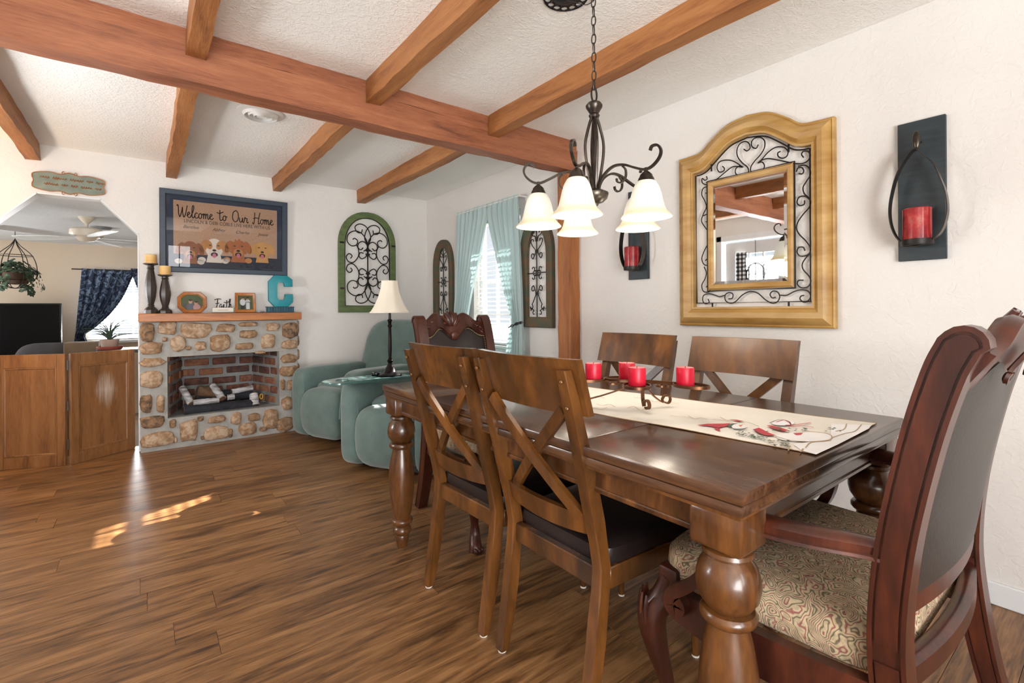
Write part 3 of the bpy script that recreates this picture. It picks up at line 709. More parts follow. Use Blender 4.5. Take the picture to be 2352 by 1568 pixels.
# ================================================================ carved armchairs
def paisley():
    m, nt, bs = newmat('paisley_tapestry'); bs.inputs['Roughness'].default_value = .9; bs.inputs['Specular IOR Level'].default_value = .15
    v = coords(nt, (1, 1, 1), False, False)
    nz = N(nt, 'ShaderNodeTexNoise'); nz.inputs['Scale'].default_value = 16; nt.links.new(v, nz.inputs['Vector'])
    mx = N(nt, 'ShaderNodeMix', data_type='RGBA', blend_type='ADD'); mx.inputs['Factor'].default_value = .09; nt.links.new(v, mx.inputs['A']); nt.links.new(nz.outputs['Color'], mx.inputs['B'])
    vo = N(nt, 'ShaderNodeTexVoronoi'); vo.inputs['Scale'].default_value = 21; nt.links.new(mx.outputs['Result'], vo.inputs['Vector'])
    mu = N(nt, 'ShaderNodeMath', operation='MULTIPLY'); mu.inputs[1].default_value = 8; nt.links.new(vo.outputs['Distance'], mu.inputs[0])
    fr = N(nt, 'ShaderNodeMath', operation='PINGPONG'); fr.inputs[1].default_value = 1.0; nt.links.new(mu.outputs[0], fr.inputs[0])
    c1 = ramp(nt, [(0, srgb(112, 100, 84)), (.14, srgb(126, 112, 92)), (.24, srgb(186, 168, 136)), (.7, srgb(196, 178, 146)), (.84, srgb(164, 122, 106)), (1., srgb(140, 90, 82))], fr.outputs[0])
    n2 = noise(nt, v, 70, 3); c2 = ramp(nt, [(.42, (.62, .62, .62, 1)), (.56, (1, 1, 1, 1))], n2)
    m2 = N(nt, 'ShaderNodeMix', data_type='RGBA', blend_type='MULTIPLY'); m2.inputs['Factor'].default_value = .6; nt.links.new(c1, m2.inputs['A']); nt.links.new(c2, m2.inputs['B'])
    nt.links.new(m2.outputs['Result'], bs.inputs['Base Color']); bump(nt, bs, n2, .15, .003); return m
MT['paisley'] = paisley()
def make_armchair(hb=.255, hf=.30, arms=True):
    """local: faces +y, y = 0 at the seat back"""
    t = thing('carved_armchair', '', 'chair')
    cen = smoothpath([(-.10, 0, 0), (-.05, 0, .16), (-.015, 0, .34), (.0, 0, .5), (-.014, 0, .68), (-.05, 0, .87), (-.085, 0, 1.0), (-.108, 0, 1.055)], 5)
    def yb(z):
        for a, c in zip(cen, cen[1:]):
            if a.z <= z <= c.z: return a.x + (c.x - a.x) * (z - a.z) / max(1e-6, c.z - a.z)
        return cen[-1].x
    def outline(ins, z0, z1):
        P = [p for p in cen if z0 <= p.z <= z1]; f, k = [], []
        for i, p in enumerate(P):
            q = P[min(i + 1, len(P) - 1)] - P[max(i - 1, 0)]; q.normalize(); n = Vector((q.z, 0, -q.x))
            h = (.031 if p.z > .42 else .023 + .008 * p.z / .42) - ins
            f.append(p + n * h); k.append(p - n * h)
        top = P[-1]; q = (P[-1] - P[-2]).normalized(); n = Vector((q.z, 0, -q.x)); h = .031 - ins
        arc = [top + n * h * 1.12 * math.cos(a) + q * h * 1.2 * math.sin(a) - n * .006 for a in [PI * i / 8 for i in range(1, 8)]] if z1 > 1 else []
        return [(p.x, p.z) for p in f + arc + k[::-1]]
    for s in (-1, 1):
        m = Matrix.Translation((s * hb, 0, 0)) @ Matrix.Rotation(PI / 2, 4, 'Z')
        ps = B().prism(outline(.004, 0, 2), -.023, .023, 0, m).obj('back_post', MT['mahog'], t, 30)
        B().prism(outline(0, 0, 2), -.0285, .0285, 0, m, hole=outline(.008, 0, 2)).obj('rim_moulding', MT['mahog'], ps, 30)
        B().prism(outline(.0125, .5, 2), -.0275, .0275, .003, m).obj('inset_panel', MT['mahog'], ps, 30)
        B().prism(outline(.0115, .0, .47), -.0275, .0275, .003, m).obj('inset_panel', MT['mahog'], ps, 30)
    # crest rail: serpentine top, carved
    xs = [i / 20 for i in range(-20, 21)]
    top = [1.045 + .060 * math.exp(-((abs(u) - .48) / .30) ** 2) + .03 * math.exp(-(u / .2) ** 2) for u in xs]
    bot = [.955 + .052 * math.exp(-((abs(u) - .48) / .26) ** 2) - .012 * math.exp(-(u / .18) ** 2) for u in xs]
    cw = hb - .02; b = B(); rows_ = []
    for u, zt, zb in zip(xs, top, bot):
        yo = -.028 * (1 - u * u)
        rows_.append([(u * cw, yb(zb) + yo - .018, zb), (u * cw, yb(zb) + yo + .014, zb), (u * cw, yb(zb) + yo + .024, zb + .012), (u * cw, yb(zb) + yo + .012, zb + .022), (u * cw, yb(1.0) + yo + .012 - .03, zt - .016), (u * cw, yb(1.0) + yo + .016 - .04, zt - .006), (u * cw, yb(1.0) + yo - .004 - .04, zt), (u * cw, yb(1.0) + yo - .024 - .04, zt - .01)])
    b.grid(rows_, closed_u=True, cap=True); cr = b.obj('crest_rail', MT['mahog'], t, 50)
    # shell carving in the middle and leaf scrolls either side
    for k in range(-3, 4):
        a = k * .26; L = .075
        p = [(math.sin(a) * L * q * 1.1, yb(1.0) - .044 + .022 * math.sin(q * PI) - .012 * q, 1.005 + .115 * q * math.cos(a) * .95) for q in (0, .25, .5, .75, 1)]
        B().tube(p, [.006, .009, .011, .012, .007], 8).obj('shell_rib', MT['mahog'], cr)
    B().soft((0, yb(.97) - .012, .965), (.06, .03, .055), .8, .9, 14, 8).obj('shell_base', MT['mahog'], cr)
    for s in (-1, 1):
        for k in range(4):
            u = .25 + .2 * k; x = s * u * cw; zz = 1.0 + .055 * math.exp(-((u - .48) / .28) ** 2)
            B().soft((x, yb(zz) - .028 * (1 - u * u) + .0, zz + .012), (.034, .02, .02), .9, .9, 10, 6).obj('leaf_carving', MT['mahog'], cr)
        w_ = scroll((s * .05, 1.0), .016, 90, s, (s * .19, .995), .014, 100, -s, ((s * .12, 1.045),))
        B().tube([(p[0], yb(1.0) - .03 * (1 - (p[0] / cw) ** 2) + .012 - .03 * (p[1] - 1.0) / .05, p[1]) for p in w_], .004, 5).obj('scroll_carving', MT['mahog'], cr)
        # carving on the rear face as well
        B().tube([(p[0], yb(1.0) - .028 * (1 - (p[0] / cw) ** 2) - .05 - .02 * (p[1] - 1.0) / .05, p[1]) for p in w_], .0055, 5).obj('scroll_carving', MT['mahog'], cr)
    # leather back, padded in front, flat behind
    def padrow(off, push):
        R = []
        for j in range(13):
            z0 = .585; row = []
            for i in range(17):
                u = -1 + 2 * i / 16; zt = .955 + .050 * math.exp(-((abs(u) - .48) / .26) ** 2) - .012 * math.exp(-(u / .18) ** 2)
                q = j / 12; z = z0 + (zt + .012 - z0) * q
                bulge = push * (1 - u ** 4) * (1 - (2 * q - 1) ** 4)
                row.append((u * (hb - .022), yb(min(z, 1.05)) - .028 * (1 - u * u) + off + bulge, z))
            R.append(row)
        return R
    bk = B().grid(padrow(.008, .022)).obj('back_cushion', MT['leather'], t, 60)
    B().grid(padrow(-.022, -.006)).obj('rear_panel', MT['leather_g'], t, 60)
    nb = B(); R = padrow(.012, .0); edge = R[-1] + [r[0] for r in R] + [r[-1] for r in R]
    for seg in (R[-1], [r[0] for r in R], [r[-1] for r in R]):
        P = smoothpath(seg, 3)
        for p in P[::1]: nb.soft((p.x * .965, p.y + .006, p.z - .008), (.0075, .006, .0075), 1, 1, 6, 4)
    o = nb.obj('nailheads', MT['brass_n'], t); o['kind'] = 'stuff'
    # curved rails of the back
    for z0, z1, nm in ((.545, .59, 'lower_back_rail'), (.41, .455, 'rear_seat_rail')):
        b = B(); rows_ = []
        for i in range(13):
            u = -1 + i / 6; x = u * (hb - .02); y = yb(z0) - .03 * (1 - u * u)
            rows_.append([(x, y - .018, z0), (x, y + .018, z0), (x, y + .018, z1 - .008), (x, y + .008, z1), (x, y - .008, z1), (x, y - .018, z1 - .008)])
        b.grid(rows_, closed_u=True, cap=True).obj(nm, MT['mahog'], t, 40)
    nb = B()
    for i in range(25):
        u = -.95 + 1.9 * i / 24; nb.soft((u * (hb - .02), yb(.57) - .03 * (1 - u * u) + .02, .6), (.0075, .006, .0075), 1, 1, 6, 4)
        nb.soft((u * (hb - .02), yb(.57) - .03 * (1 - u * u) - .02, .6), (.0075, .006, .0075), 1, 1, 6, 4)
    o = nb.obj('nailheads', MT['brass_n'], t); o['kind'] = 'stuff'
    # seat
    def trap(c):
        k = 1 + (hf / hb - 1) * max(0, min(1, c.y / .52)); y = c.y
        if c.y > .3: y += .02 * (1 - (c.x / (hf + .03)) ** 2) * (c.y - .3) / .2
        return Vector((c.x * k, y, c.z))
    B().soft((0, .262, .452), (2 * hb + .01, .53, .12), .45, .25, 44, 14).warp(trap).obj('seat', MT['paisley'], t, 60)
    for s in (-1, 1):
        b = B(); rows_ = []
        for i in range(9):
            q = i / 8; x = s * (hb + (hf - hb) * q + .004 + .02 * math.sin(q * PI)); y = .02 + .45 * q; z0 = .335 - .012 * math.sin(q * PI)
            rows_.append([(x - .016, y, z0), (x + .016, y, z0), (x + .018, y, z0 + .012), (x + .014, y, z0 + .02), (x + .014, y, .415), (x - .014, y, .415)])
        b.grid(rows_, closed_u=True, cap=True).obj('side_rail', MT['mahog'], t, 40)
    b = B(); rows_ = []
    for i in range(15):
        u = -1 + i / 7; x = u * (hf - .02); y = .505 + .02 * (1 - u * u); z0 = .335 - .02 * math.cos(u * PI * 1.0) * (1 - u * u)
        rows_.append([(x, y - .014, z0), (x, y + .014, z0), (x, y + .014, .415), (x, y - .014, .415)])
    fr = b.grid(rows_, closed_u=True, cap=True).obj('front_rail', MT['mahog'], t, 40)
    # cabriole front legs with carved knees and paw feet
    for s in (-1, 1):
        P = smoothpath([(s * (hf - .015), .495, .42), (s * (hf - .004), .515, .36), (s * (hf + .012), .54, .31), (s * (hf + .006), .53, .23), (s * (hf - .010), .51, .14), (s * (hf - .016), .505, .08), (s * (hf - .010), .515, .045), (s * (hf - .004), .528, .02), (s * (hf - .004), .53, .006)], 4)
        k = len(P); rr = [.030 + .0 * i for i in range(k)]
        for i, p in enumerate(P):
            z = p.z
            rr[i] = .030 if z > .4 else .030 + .010 * (.4 - z) / .09 if z > .31 else .040 - .022 * (.31 - z) / .19 if z > .12 else .018 + .012 * (.12 - z) / .1
        lg = B().tube(P, rr, 14).obj('front_leg', MT['mahog'], t, 60)
        B().box((s * (hf - .017), .49, .405), (.058, .06, .095), .008, None, 2).obj('leg_block', MT['mahog'], lg)
        for q in range(5):
            a = -.9 + q * .45; ax = Vector((s * .6, .8, 0)).normalized(); sd_ = Vector((-ax.y, ax.x, 0))
            c = Vector((s * (hf + .012), .54, .33)); pp = []
            for j in range(6):
                h = j / 5; rad = .038
                d = ax * math.cos(a) + sd_ * math.sin(a)
                pp.append(Vector((s * (hf + .006), .532, 0)) + d * (rad + .004 * math.sin(h * PI)) + Vector((0, 0, .375 - .09 * h)))
            B().tube(pp, [.003, .006, .007, .006, .005, .003], 6).obj('knee_carving', MT['mahog'], lg)
        w_ = spiral((s * (hf - .055), .345), .022, 90, -s, 1.1)
        B().tube([(p[0], .505, p[1]) for p in w_], .007, 6).obj('bracket_scroll', MT['mahog'], lg)
        for q in (-1, 0, 1):
            B().soft((s * (hf - .004) + q * .017, .552, .014), (.018, .03, .027), .9, .9, 10, 6).obj('toe', MT['mahog'], lg)
    # arms: bowed in plan, scrolled supports
        if not arms: continue
        A = smoothpath([(s * hb, .0, .668), (s * (hb + .010), .05, .668), (s * (hb + .042), .13, .668), (s * (hb + .06), .22, .667), (s * (hb + .055), .31, .665), (s * (hb + .04), .36, .66), (s * (hb + .035), .385, .65)], 5)
        ar = B(); rows_ = []
        for i, p in enumerate(A):
            q = (A[min(i + 1, len(A) - 1)] - A[max(i - 1, 0)]).normalized(); n = Vector((-q.y, q.x, 0)).normalized()
            W = .021 + .008 * math.sin(PI * i / (len(A) - 1))
            pr = [(-W * .8, -.021), (W * .8, -.021), (W + .003, -.017), (W + .002, -.011), (W - .003, -.008), (W - .001, .006), (W * .7, .013), (0, .016), (-W * .7, .013), (-W + .001, .006), (-W + .003, -.008), (-W - .002, -.011), (-W - .003, -.017)]
            rows_.append([p + n * a + Vector((0, 0, h)) for a, h in pr])
        ar.grid(rows_, closed_u=True, cap=True); am = ar.obj('arm', MT['mahog'], t, 40)
        S = smoothpath([(s * (hb + .04), .365, .65), (s * (hb + .035), .345, .57), (s * (hb + .04), .37, .49), (s * (hb + .05), .42, .44), (s * (hb + .05), .452, .415), (s * (hb + .05), .458, .385), (s * (hb + .05), .438, .375), (s * (hb + .05), .425, .392), (s * (hb + .05), .436, .404)], 5)
        B().tube(S, 0, flat=(.034, .03), up=(1, 0, 0)).obj('arm_support', MT['mahog'], am, 40)
    return t
ac = make_armchair(.318, .335); ac['group'] = 'carved host chairs'
ac['label'] = 'carved mahogany armchair with paisley seat at the near end of the table, seen from behind'
ac.location = (1.415, .286, 0); ac.scale = (1, .94, 1)
sc_ = make_armchair(.222, .262, False); sc_.name = 'carved_side_chair'; sc_['group'] = 'carved host chairs'
sc_['label'] = 'carved mahogany chair with black leather back at the far end of the table'
sc_.location = (1.475, 2.41, 0); sc_.rotation_euler = (0, 0, PI)
# ================================================================ recliners
def make_recliner():
    """local: faces +y; y = 0 at the front of the arms, the back at y = -.85"""
    t = thing('recliner', '', 'recliner')
    W = .80; aw = .19
    for s in (-1, 1):
        b = B().soft((s * (W / 2 - aw / 2), -.325, .335), (aw, .80, .61), .32, .42, 30, 18)
        def w1(c):
            if c.z > .45: c.z += .012 * math.sin(c.y * 4)
            k = 1 + .10 * max(0, (c.z - .45) / .18); return Vector((c.x + (c.x - s * (W / 2 - aw / 2)) * (k - 1), c.y, c.z))
        a = b.warp(w1).obj('arm', MT['recl'], t, 60)
        # upholstered welt along the front panel of the arm
        pts = [(s * (W / 2 - aw / 2) + .082 * math.cos(q), .052 - .012 * math.sin(q) ** 2, .36 + .25 * math.sin(q)) for q in [PI * i / 14 for i in range(15)]]
        B().tube(pts, .005, 6).obj('welt', MT['recl'], a)
    b = B().soft((0, -.055, .262), (W - 2 * aw + .03, .26, .43), .5, .32, 30, 18)
    def w2(c):
        if c.y > 0: c.y += .05 * (1 - ((c.z - .28) / .26) ** 2)
        return c
    b.warp(w2).obj('footrest', MT['recl'], t, 60)
    B().soft((0, -.34, .41), (W - 2 * aw + .05, .62, .22), .45, .35, 30, 14).obj('seat', MT['recl'], t, 60)
    b = B().soft((0, -.70, .66), (W - .12, .26, .74), .42, .5, 34, 22)
    def w3(c):
        z = c.z; q = max(0, (z - .35) / .68); c.y -= .20 * q
        if z > .72: c.x *= 1 - .20 * ((z - .72) / .31) ** 2
        c.y += .018 * math.cos((z - .45) * 13) * (1 - (c.x / .36) ** 2) * (1 if c.y > -.72 - .2 * q else 0)
        return c
    bk = b.warp(w3).obj('backrest', MT['recl'], t, 60)
    w_ = scroll((-.07, .90), .03, 200, -1, (.07, .90), .03, 340, 1, ((0, .955),), .9)
    B().tube([(p[0], -.70 - .2 * (p[1] - .35) / .68 + .128, p[1]) for p in w_], .004, 5).obj('stitching', MT['recl'], bk)
    B().bx((-W / 2 + .06, -.68, .012), (W / 2 - .06, -.08, .09)).obj('base', MT['black'], t)
    return t
rc = make_recliner(); rc['group'] = 'teal recliners'
def place(o, x, y, deg): o.location = (x, y, 0); o.rotation_euler = (0, 0, math.radians(deg))
# facing -x turned towards the camera by a: local +y -> (-cos a, -sin a)
rc['label'] = 'teal recliner nearest the table with a side tray on its arm'
place(rc, 1.325, 3.112, 90 + 30)
r2 = dup(rc, (1.225, 4.165, 0), math.radians(90 + 24), 'teal recliner beside the fireplace')
# ================================================================ tray, lamp, dish
ca, sa = math.cos(math.radians(30)), math.sin(math.radians(30))
MT['traymat'] = plain('teal_gloss_tray', srgb(72, 104, 100), .22, c2=srgb(60, 92, 90), coat=.4)
MT['lampmetal'] = plain('oil_rubbed_bronze', srgb(34, 30, 30), .3, .7)
ARMZ = .640
tp = pt(800, 873, 'z', ARMZ + .012); lp = pt(896, 862, 'z', ARMZ + .016)
ty = thing('arm_tray', 'glossy teal tray lying on the recliner arms under the lamp', 'tray', (tp.x, tp.y, ARMZ), math.atan2(lp.y - tp.y, lp.x - tp.x))
TL = math.hypot(lp.x - tp.x, lp.y - tp.y)
outl = [(x, z) for x, z in ([(-.07 + .085 * (1 - math.cos(a)) * .0 - .0 + .11 * -math.sin(a) * .9, .11 * math.cos(a)) for a in [PI * i / 12 for i in range(13)]] + [(TL + .1, -.12), (TL + .12, -.1), (TL + .12, .1), (TL + .1, .12)])]
b = B().prism(outl, 0, .014, .003); b.warp(lambda c: Vector((c.x, c.z, .015 - c.y))); b.obj('board', MT['traymat'], ty)
B().lathe([(.04, .0151), (.046, .0151), (.046, .019), (.04, .019)], 20, (-.04, 0, 0), cap=False).obj('cup_ring', MT['traymat'], ty)
lampz = ARMZ + .0152
lm = thing('table_lamp', 'slim dark table lamp with cream bell shade on the tray', 'lamp', (lp.x, lp.y, lampz))
B().lathe([(0, 0), (.082, 0), (.084, .008), (.074, .016), (.05, .022), (.038, .034), (.034, .05), (.022, .07), (.014, .09), (.02, .10), (.024, .108), (.016, .116), (.010, .13), (0, .13)], 24).obj('base', MT['lampmetal'], lm)
B().lathe([(0, .128), (.010, .13), (.011, .14), (.0135, .18), (.013, .25), (.011, .34), (.0125, .345), (.017, .352), (.017, .36), (.011, .366), (.013, .385), (.018, .392), (.018, .398), (.010, .404), (.009, .47), (0, .47)], 16).obj('stem', MT['lampmetal'], lm)
MT['shade'] = plain('cream_linen_shade', srgb(232, 224, 208), .8, c2=srgb(226, 216, 198))
b = B(); rows_ = []
for z, r in ((.452, .137), (.46, .132), (.50, .108), (.55, .085), (.60, .068), (.65, .059), (.672, .056)):
    rows_.append([(r * (1 + .025 * math.cos(8 * a)) * math.cos(a), r * (1 + .025 * math.cos(8 * a)) * math.sin(a), z) for a in [2 * PI * i / 48 for i in range(48)]])
b.grid(rows_, closed_u=True); sh = b.obj('lamp_shade', MT['shade'], lm, 60)
B().lathe([(.1385, .448), (.1385, .457), (.135, .457), (.135, .448)], 40, cap=False).obj('trim_band', MT['shade'], sh)
B().lathe([(.0575, .668), (.0575, .676), (.054, .676), (.054, .668)], 30, cap=False).obj('trim_band', MT['shade'], sh)
B().tube([(-.055, 0, .665), (0, 0, .668), (.055, 0, .665)], .002, 5).obj('spider', MT['lampmetal'], lm)
B().tube([(0, 0, .47), (0, 0, .668)], .003, 6).obj('harp_rod', MT['lampmetal'], lm)
dp = pt(864, 862, 'z', ARMZ + .016)
o = B().lathe([(0, 0), (.03, 0), (.036, .01), (.034, .022), (.026, .024), (.022, .012), (0, .012)], 18).obj('small_dish', MT['black'], None, 40, (dp.x, dp.y, lampz)); tag(o, 'small round black dish on the tray beside the lamp base', 'dish')
# ================================================================ wall pieces
def moulding(b, outer, inner, prof):
    """a frame: rings between an outer and an inner outline (same point count) at (share, y) of the profile"""
    rows_ = []
    for s, y in prof: rows_.append([(o[0] + (i[0] - o[0]) * s, y, o[1] + (i[1] - o[1]) * s) for o, i in zip(outer, inner)])
    b.grid(rows_, closed_u=True, closed_v=True); return b
def rect(x0, z0, x1, z1): return [(x0, z0), (x1, z0), (x1, z1), (x0, z1)]
def cart(P, n=6): return [(p.x, p.y) for p in smoothpath([(a, c, 0) for a, c in P], n)]
def shape(name, polys, mat, y, parent, smooth=0):
    b = B()
    for p in polys: b.flat(p, y)
    return b.obj(name, mat, parent, smooth)
def flatm(name, r, g, b_): return plain(name, srgb(r, g, b_), .7, c2=srgb(r * .95, g * .95, b_ * .95))
# ---- big arched mirror
MT['gold'] = plain('antique_gold_wood', srgb(188, 150, 88), .42, c2=srgb(160, 118, 56), nscale=5, stretch=(1, 1, 4), bmp=.1, bscale=30)
m_, nt_, bs_ = newmat('mirror_silver'); bs_.inputs['Metallic'].default_value = 1; bs_.inputs['Roughness'].default_value = .015; bs_.inputs['Base Color'].default_value = (.86, .87, .87, 1); MT['mirror'] = m_
MW, MZ = .804, 1.022
mi = thing('wall_mirror', 'large arched gold mirror with black iron scrollwork on the right wall', 'mirror', (XR - .002, 1.655, MZ), RW)
hm = MW / 2
arch_o = cart([(MW, .973), (.735, .975), (.665, .985), (.60, 1.035), (.51, 1.09), (hm, 1.108)], 5); arch_o = arch_o + [(MW - x, z) for x, z in arch_o[::-1][1:]]
arch_i = cart([(.711, .868), (.672, .870), (.632, .884), (.575, .93), (.495, .985), (hm, 1.004)], 5); arch_i = arch_i + [(MW - x, z) for x, z in arch_i[::-1][1:]]
outer = [(0, 0), (MW, 0)] + arch_o; inner = [(.093, .106), (.711, .106)] + arch_i
b = B(); moulding(b, outer, inner, [(0, 0), (0, -.028), (.07, -.034), (.12, -.030), (.2, -.042), (.45, -.056), (.7, -.050), (.86, -.034), (.9, -.038), (1, -.036), (1, 0)])
b.obj('outer_frame', MT['gold'], mi, 30)
ifo, ifi = rect(.178, .199, .626, .805), rect(.207, .230, .597, .774)
moulding(B(), ifo, ifi, [(0, -.012), (0, -.026), (.3, -.034), (.8, -.03), (1, -.024), (1, -.012)]).obj('inner_frame', MT['gold'], mi, 30)
b = B(); gi = rect(.222, .245, .582, .759)
b.grid([[(p[0], -.0205, p[1]) for p in ifi], [(p[0], -.0225, p[1]) for p in gi]], closed_u=True); b.flat(gi, -.0225); b.obj('mirror_glass', MT['mirror'], mi, 0)
B().bx((.19, -.018, .21), (.615, -.0125, .795)).obj('backing', MT['black'], mi, 0)
iy = -.02
b = B(); bo = [(.106, .128), (.698, .128)] + [(hm + (x - hm) * .962, z - .012) for x, z in arch_i]
wirexz(b, bo, .0038, iy, closed=True); wirexz(b, rect(.173, .194, .631, .810), .0045, iy, closed=True)
for x, z0, z1 in ((.2, .106, .128), (.6, .106, .128), (.2, .862, .90), (.604, .862, .90)): wirexz(b, [(x, z0), (x, z1)], .005, iy)
b.obj('iron_border', MT['iron'], mi)
r_ = .0028
def mq(x, y): q = pt(1540 + x / 2.85, 230 + y / 2.85, 'x', XR - .022); return (1.655 - q.y, iy, q.z - MZ)
TR = [[(480,320),(500,332),(520,315),(515,285),(490,270),(455,285),(435,325),(440,370),(470,410),(505,440),(510,475),(485,500),(450,500),(425,475),(430,445),(455,430),(475,438)],
 [(575,290),(560,315),(535,305),(530,275),(550,250),(585,243),(615,265),(615,310),(590,355),(550,400),(525,440),(530,475),(560,480),(600,465),(615,430),(600,405),(575,410)],
 [(340,432),(353,448),(345,465),(320,470),(305,445),(315,410),(350,393),(400,395),(440,415),(470,438)],
 [(235,498),(240,515),(225,524),(208,512),(206,535),(222,550),(255,552),(300,520),(360,470),(410,435),(470,438)],
 [(720,335),(703,345),(706,368),(735,380),(762,365),(768,335),(740,308),(690,308),(640,340),(600,385),(572,412)],
 [(872,375),(858,355),(870,335),(900,335),(915,360),(900,395),(860,415),(800,412),(720,395),(640,382),(600,392),(575,410)],
 [(840,480),(862,482),(872,462),(858,440),(832,446),(824,470)],[(836,432),(880,425),(910,450),(915,490),(890,530),(868,570),(875,610),(905,640),(917,668),(905,705),(870,745),(835,795),(825,840),(845,880),(885,920),(912,960),(914,992),(890,1015),(850,1020),(828,995),(838,965),(868,962),(880,985)],
 [(878,655),(875,680),(848,690),(828,670),(842,635),(880,628),(908,646)],[(914,1000),(880,1040),(862,1075),(870,1110),(905,1150),(918,1185),(900,1220),(860,1228),(830,1205),(838,1180),(870,1178)],
 [(230,608),(252,606),(260,582),(240,567),(212,580),(205,620),(225,660),(235,700),(215,745),(203,790),(225,830),(255,870),(262,910),(240,950),(215,1000),(205,1040),(220,1075),(248,1080),(258,1060),(245,1038),(228,1050)],
 [(232,795),(254,792),(258,765),(240,747),(215,757)],[(220,1090),(235,1130),(225,1170),(205,1210),(215,1250),(248,1255),(263,1230),(250,1208),(234,1224)],
 [(245,1300),(253,1322),(230,1332),(212,1315),(215,1280),(245,1266),(280,1272),(320,1285),(356,1276)],
 [(380,1300),(404,1296),(408,1270),(385,1258),(358,1275),(360,1310),(390,1328),(425,1318),(470,1275),(520,1252),(570,1262),(620,1305),(665,1328),(700,1318),(715,1285),(700,1255),(670,1250),(652,1270),(665,1293),(688,1290)],
 [(716,1276),(760,1276),(810,1252),(860,1240),(900,1250),(917,1280),(905,1308),(875,1322),(848,1302),(855,1282),(875,1277)]]
for P in TR: B().tube(smoothpath([mq(*q) for q in P], 5), r_ + .0004, 6).obj('iron_scroll', MT['iron'], mi)
# ---- sconces
MT['plate'] = plain('dark_slate_blue_wood', srgb(46, 56, 60), .5, c2=srgb(36, 45, 50), nscale=10, stretch=(1, 1, 6))
m_, nt_, bs_ = newmat('mottled_red_glass'); v_ = coords(nt_, (1, 1, 1)); nt_.links.new(ramp(nt_, [(.35, srgb(120, 24, 32)), (.6, srgb(160, 44, 46)), (.8, srgb(176, 104, 92))], noise(nt_, v_, 18, 4)), bs_.inputs['Base Color']); bs_.inputs['Roughness'].default_value = .16; MT['redglass'] = m_
SY, SZ = .621, 1.311
sn = thing('wall_sconce', 'dark plaque candle sconce to the right of the big mirror', 'sconce', (XR - .002, SY, SZ), RW, 'candle sconces')
B().bx((0, -.02, 0), (.153, 0, .572), .002).obj('plaque', MT['plate'], sn)
loopx = [(2104.7, 342), (2080.6, 370), (2063, 405), (2051, 450), (2047, 488), (2052.5, 523), (2067, 549.6), (2088.6, 563), (2112.7, 565), (2142, 553.5), (2166, 531), (2179.7, 490.6), (2178, 448), (2166, 413), (2147.6, 375), (2126, 356.7)]
LP = [pt(u, v, 'x', XR - .085) for u, v in loopx]; LP = [(SY - p.y, 0, p.z - SZ) for p in LP]
mx_ = sum(p[0] for p in LP) / len(LP); LP = [(p[0] - mx_ + .0765, -.08, p[2]) for p in LP]
B().tube(smoothpath(LP, 4, True), 0, closed=True, flat=(.034, .0035), up=(0, 1, 0)).obj('teardrop_strap', MT['bronze'], sn, 40)
B().soft((.0765, -.085, LP[0][2] + .035), (.026, .02, .075), .9, .9, 14, 10).obj('finial_leaf', MT['bronze'], sn)
B().tube([(.0765, -.02, LP[0][2] + .04), (.0765, -.08, LP[0][2] + .02)], .004, 6).obj('bracket', MT['iron'], sn)
zb = min(p[2] for p in LP) + .004
B().lathe([(0, 0), (.05, .0), (.052, .006), (.052, .024), (.047, .024), (.047, .006), (0, .006)], 28, (.0765, -.08, zb)).obj('cup', MT['iron'], sn)
B().lathe([(0, .007), (.0465, .007), (.0465, .145), (.043, .148), (.041, .143), (0, .140)], 32, (.0765, -.08, zb)).obj('candle', MT['redglass'], sn)
dup(sn, (XR - .002, 2.039, 1.309), RW, 'dark plaque candle sconce left of the big mirror, half hidden by the chandelier')
# ---- tall arched iron wall panels either side of the window
MT['rustic'] = plain('weathered_green_wood', srgb(70, 78, 62), .7, c2=srgb(104, 74, 50), nscale=7, stretch=(1, 1, 2.5), bmp=.4, bscale=40)
AW, AH = .392, .885; ha = AW / 2
def archline(w_, z0, zs, top, n=9):
    P = [(w_, zs)]
    for i in range(1, n): a = PI / 2 * i / n; P.append((w_ / 2 + w_ / 2 * math.cos(a) ** .9, zs + (top - zs) * math.sin(a)))
    P.append((w_ / 2, top)); return [(0, z0), (w_, z0)] + P + [(w_ - x, z) for x, z in P[::-1][1:]]
ap = thing('arched_wall_panel', 'tall weathered arched panel with black iron curls, right of the curtains', 'wall panel', (XR - .002, 3.160, .975), RW, 'tall arched panels')
ao = archline(AW, 0, .60, AH); ai = [(.078 + x / AW * (AW - .156), .085 + z / AH * (AH - .175)) for x, z in ao]
moulding(B(), ao, ai, [(0, 0), (0, -.035), (.08, -.042), (.5, -.044), (.9, -.03), (1, -.026), (1, 0)]).obj('frame', MT['rustic'], ap, 30)
b = B(); wirexz(b, [(ha, .085), (ha, .79)], .0055, -.018); wirexz(b, [(.078, .44), (AW - .078, .44)], .004, -.018); b.obj('iron_stem', MT['iron'], ap)
def apc(*a, **k):
    w_ = scroll(*a, **k)
    for P in (w_, [(2 * ha - x, z) for x, z in w_]): o = B(); wirexz(o, P, .004, -.018, 6); o.obj('iron_curl', MT['iron'], ap)
for z, d in ((.475, 1), (.405, -1)): apc((ha - .048, z), .026, -90 * d, -d, (ha - .012, .44 + .015 * d), .006, 90 * d, d, ((ha - .02, .44 + .02 * d),), turns=.75)
apc((ha - .046, .585), .027, -90, 1, (ha - .01, .62), .006, 180, -1, ((ha - .016, .60),), turns=.75)
apc((ha - .046, .31), .027, 80, -1, (ha - .01, .27), .006, 180, 1, ((ha - .016, .29),), turns=.75)
apc((ha - .05, .70), .026, 250, 1, (ha - .012, .62), .006, 0, -1, ((ha - .06, .67), (ha - .03, .64)), turns=.75)
apc((ha - .04, .765), .022, 260, 1, (ha - .006, .70), .006, 120, -1, ((ha - .02, .735),), turns=.75)
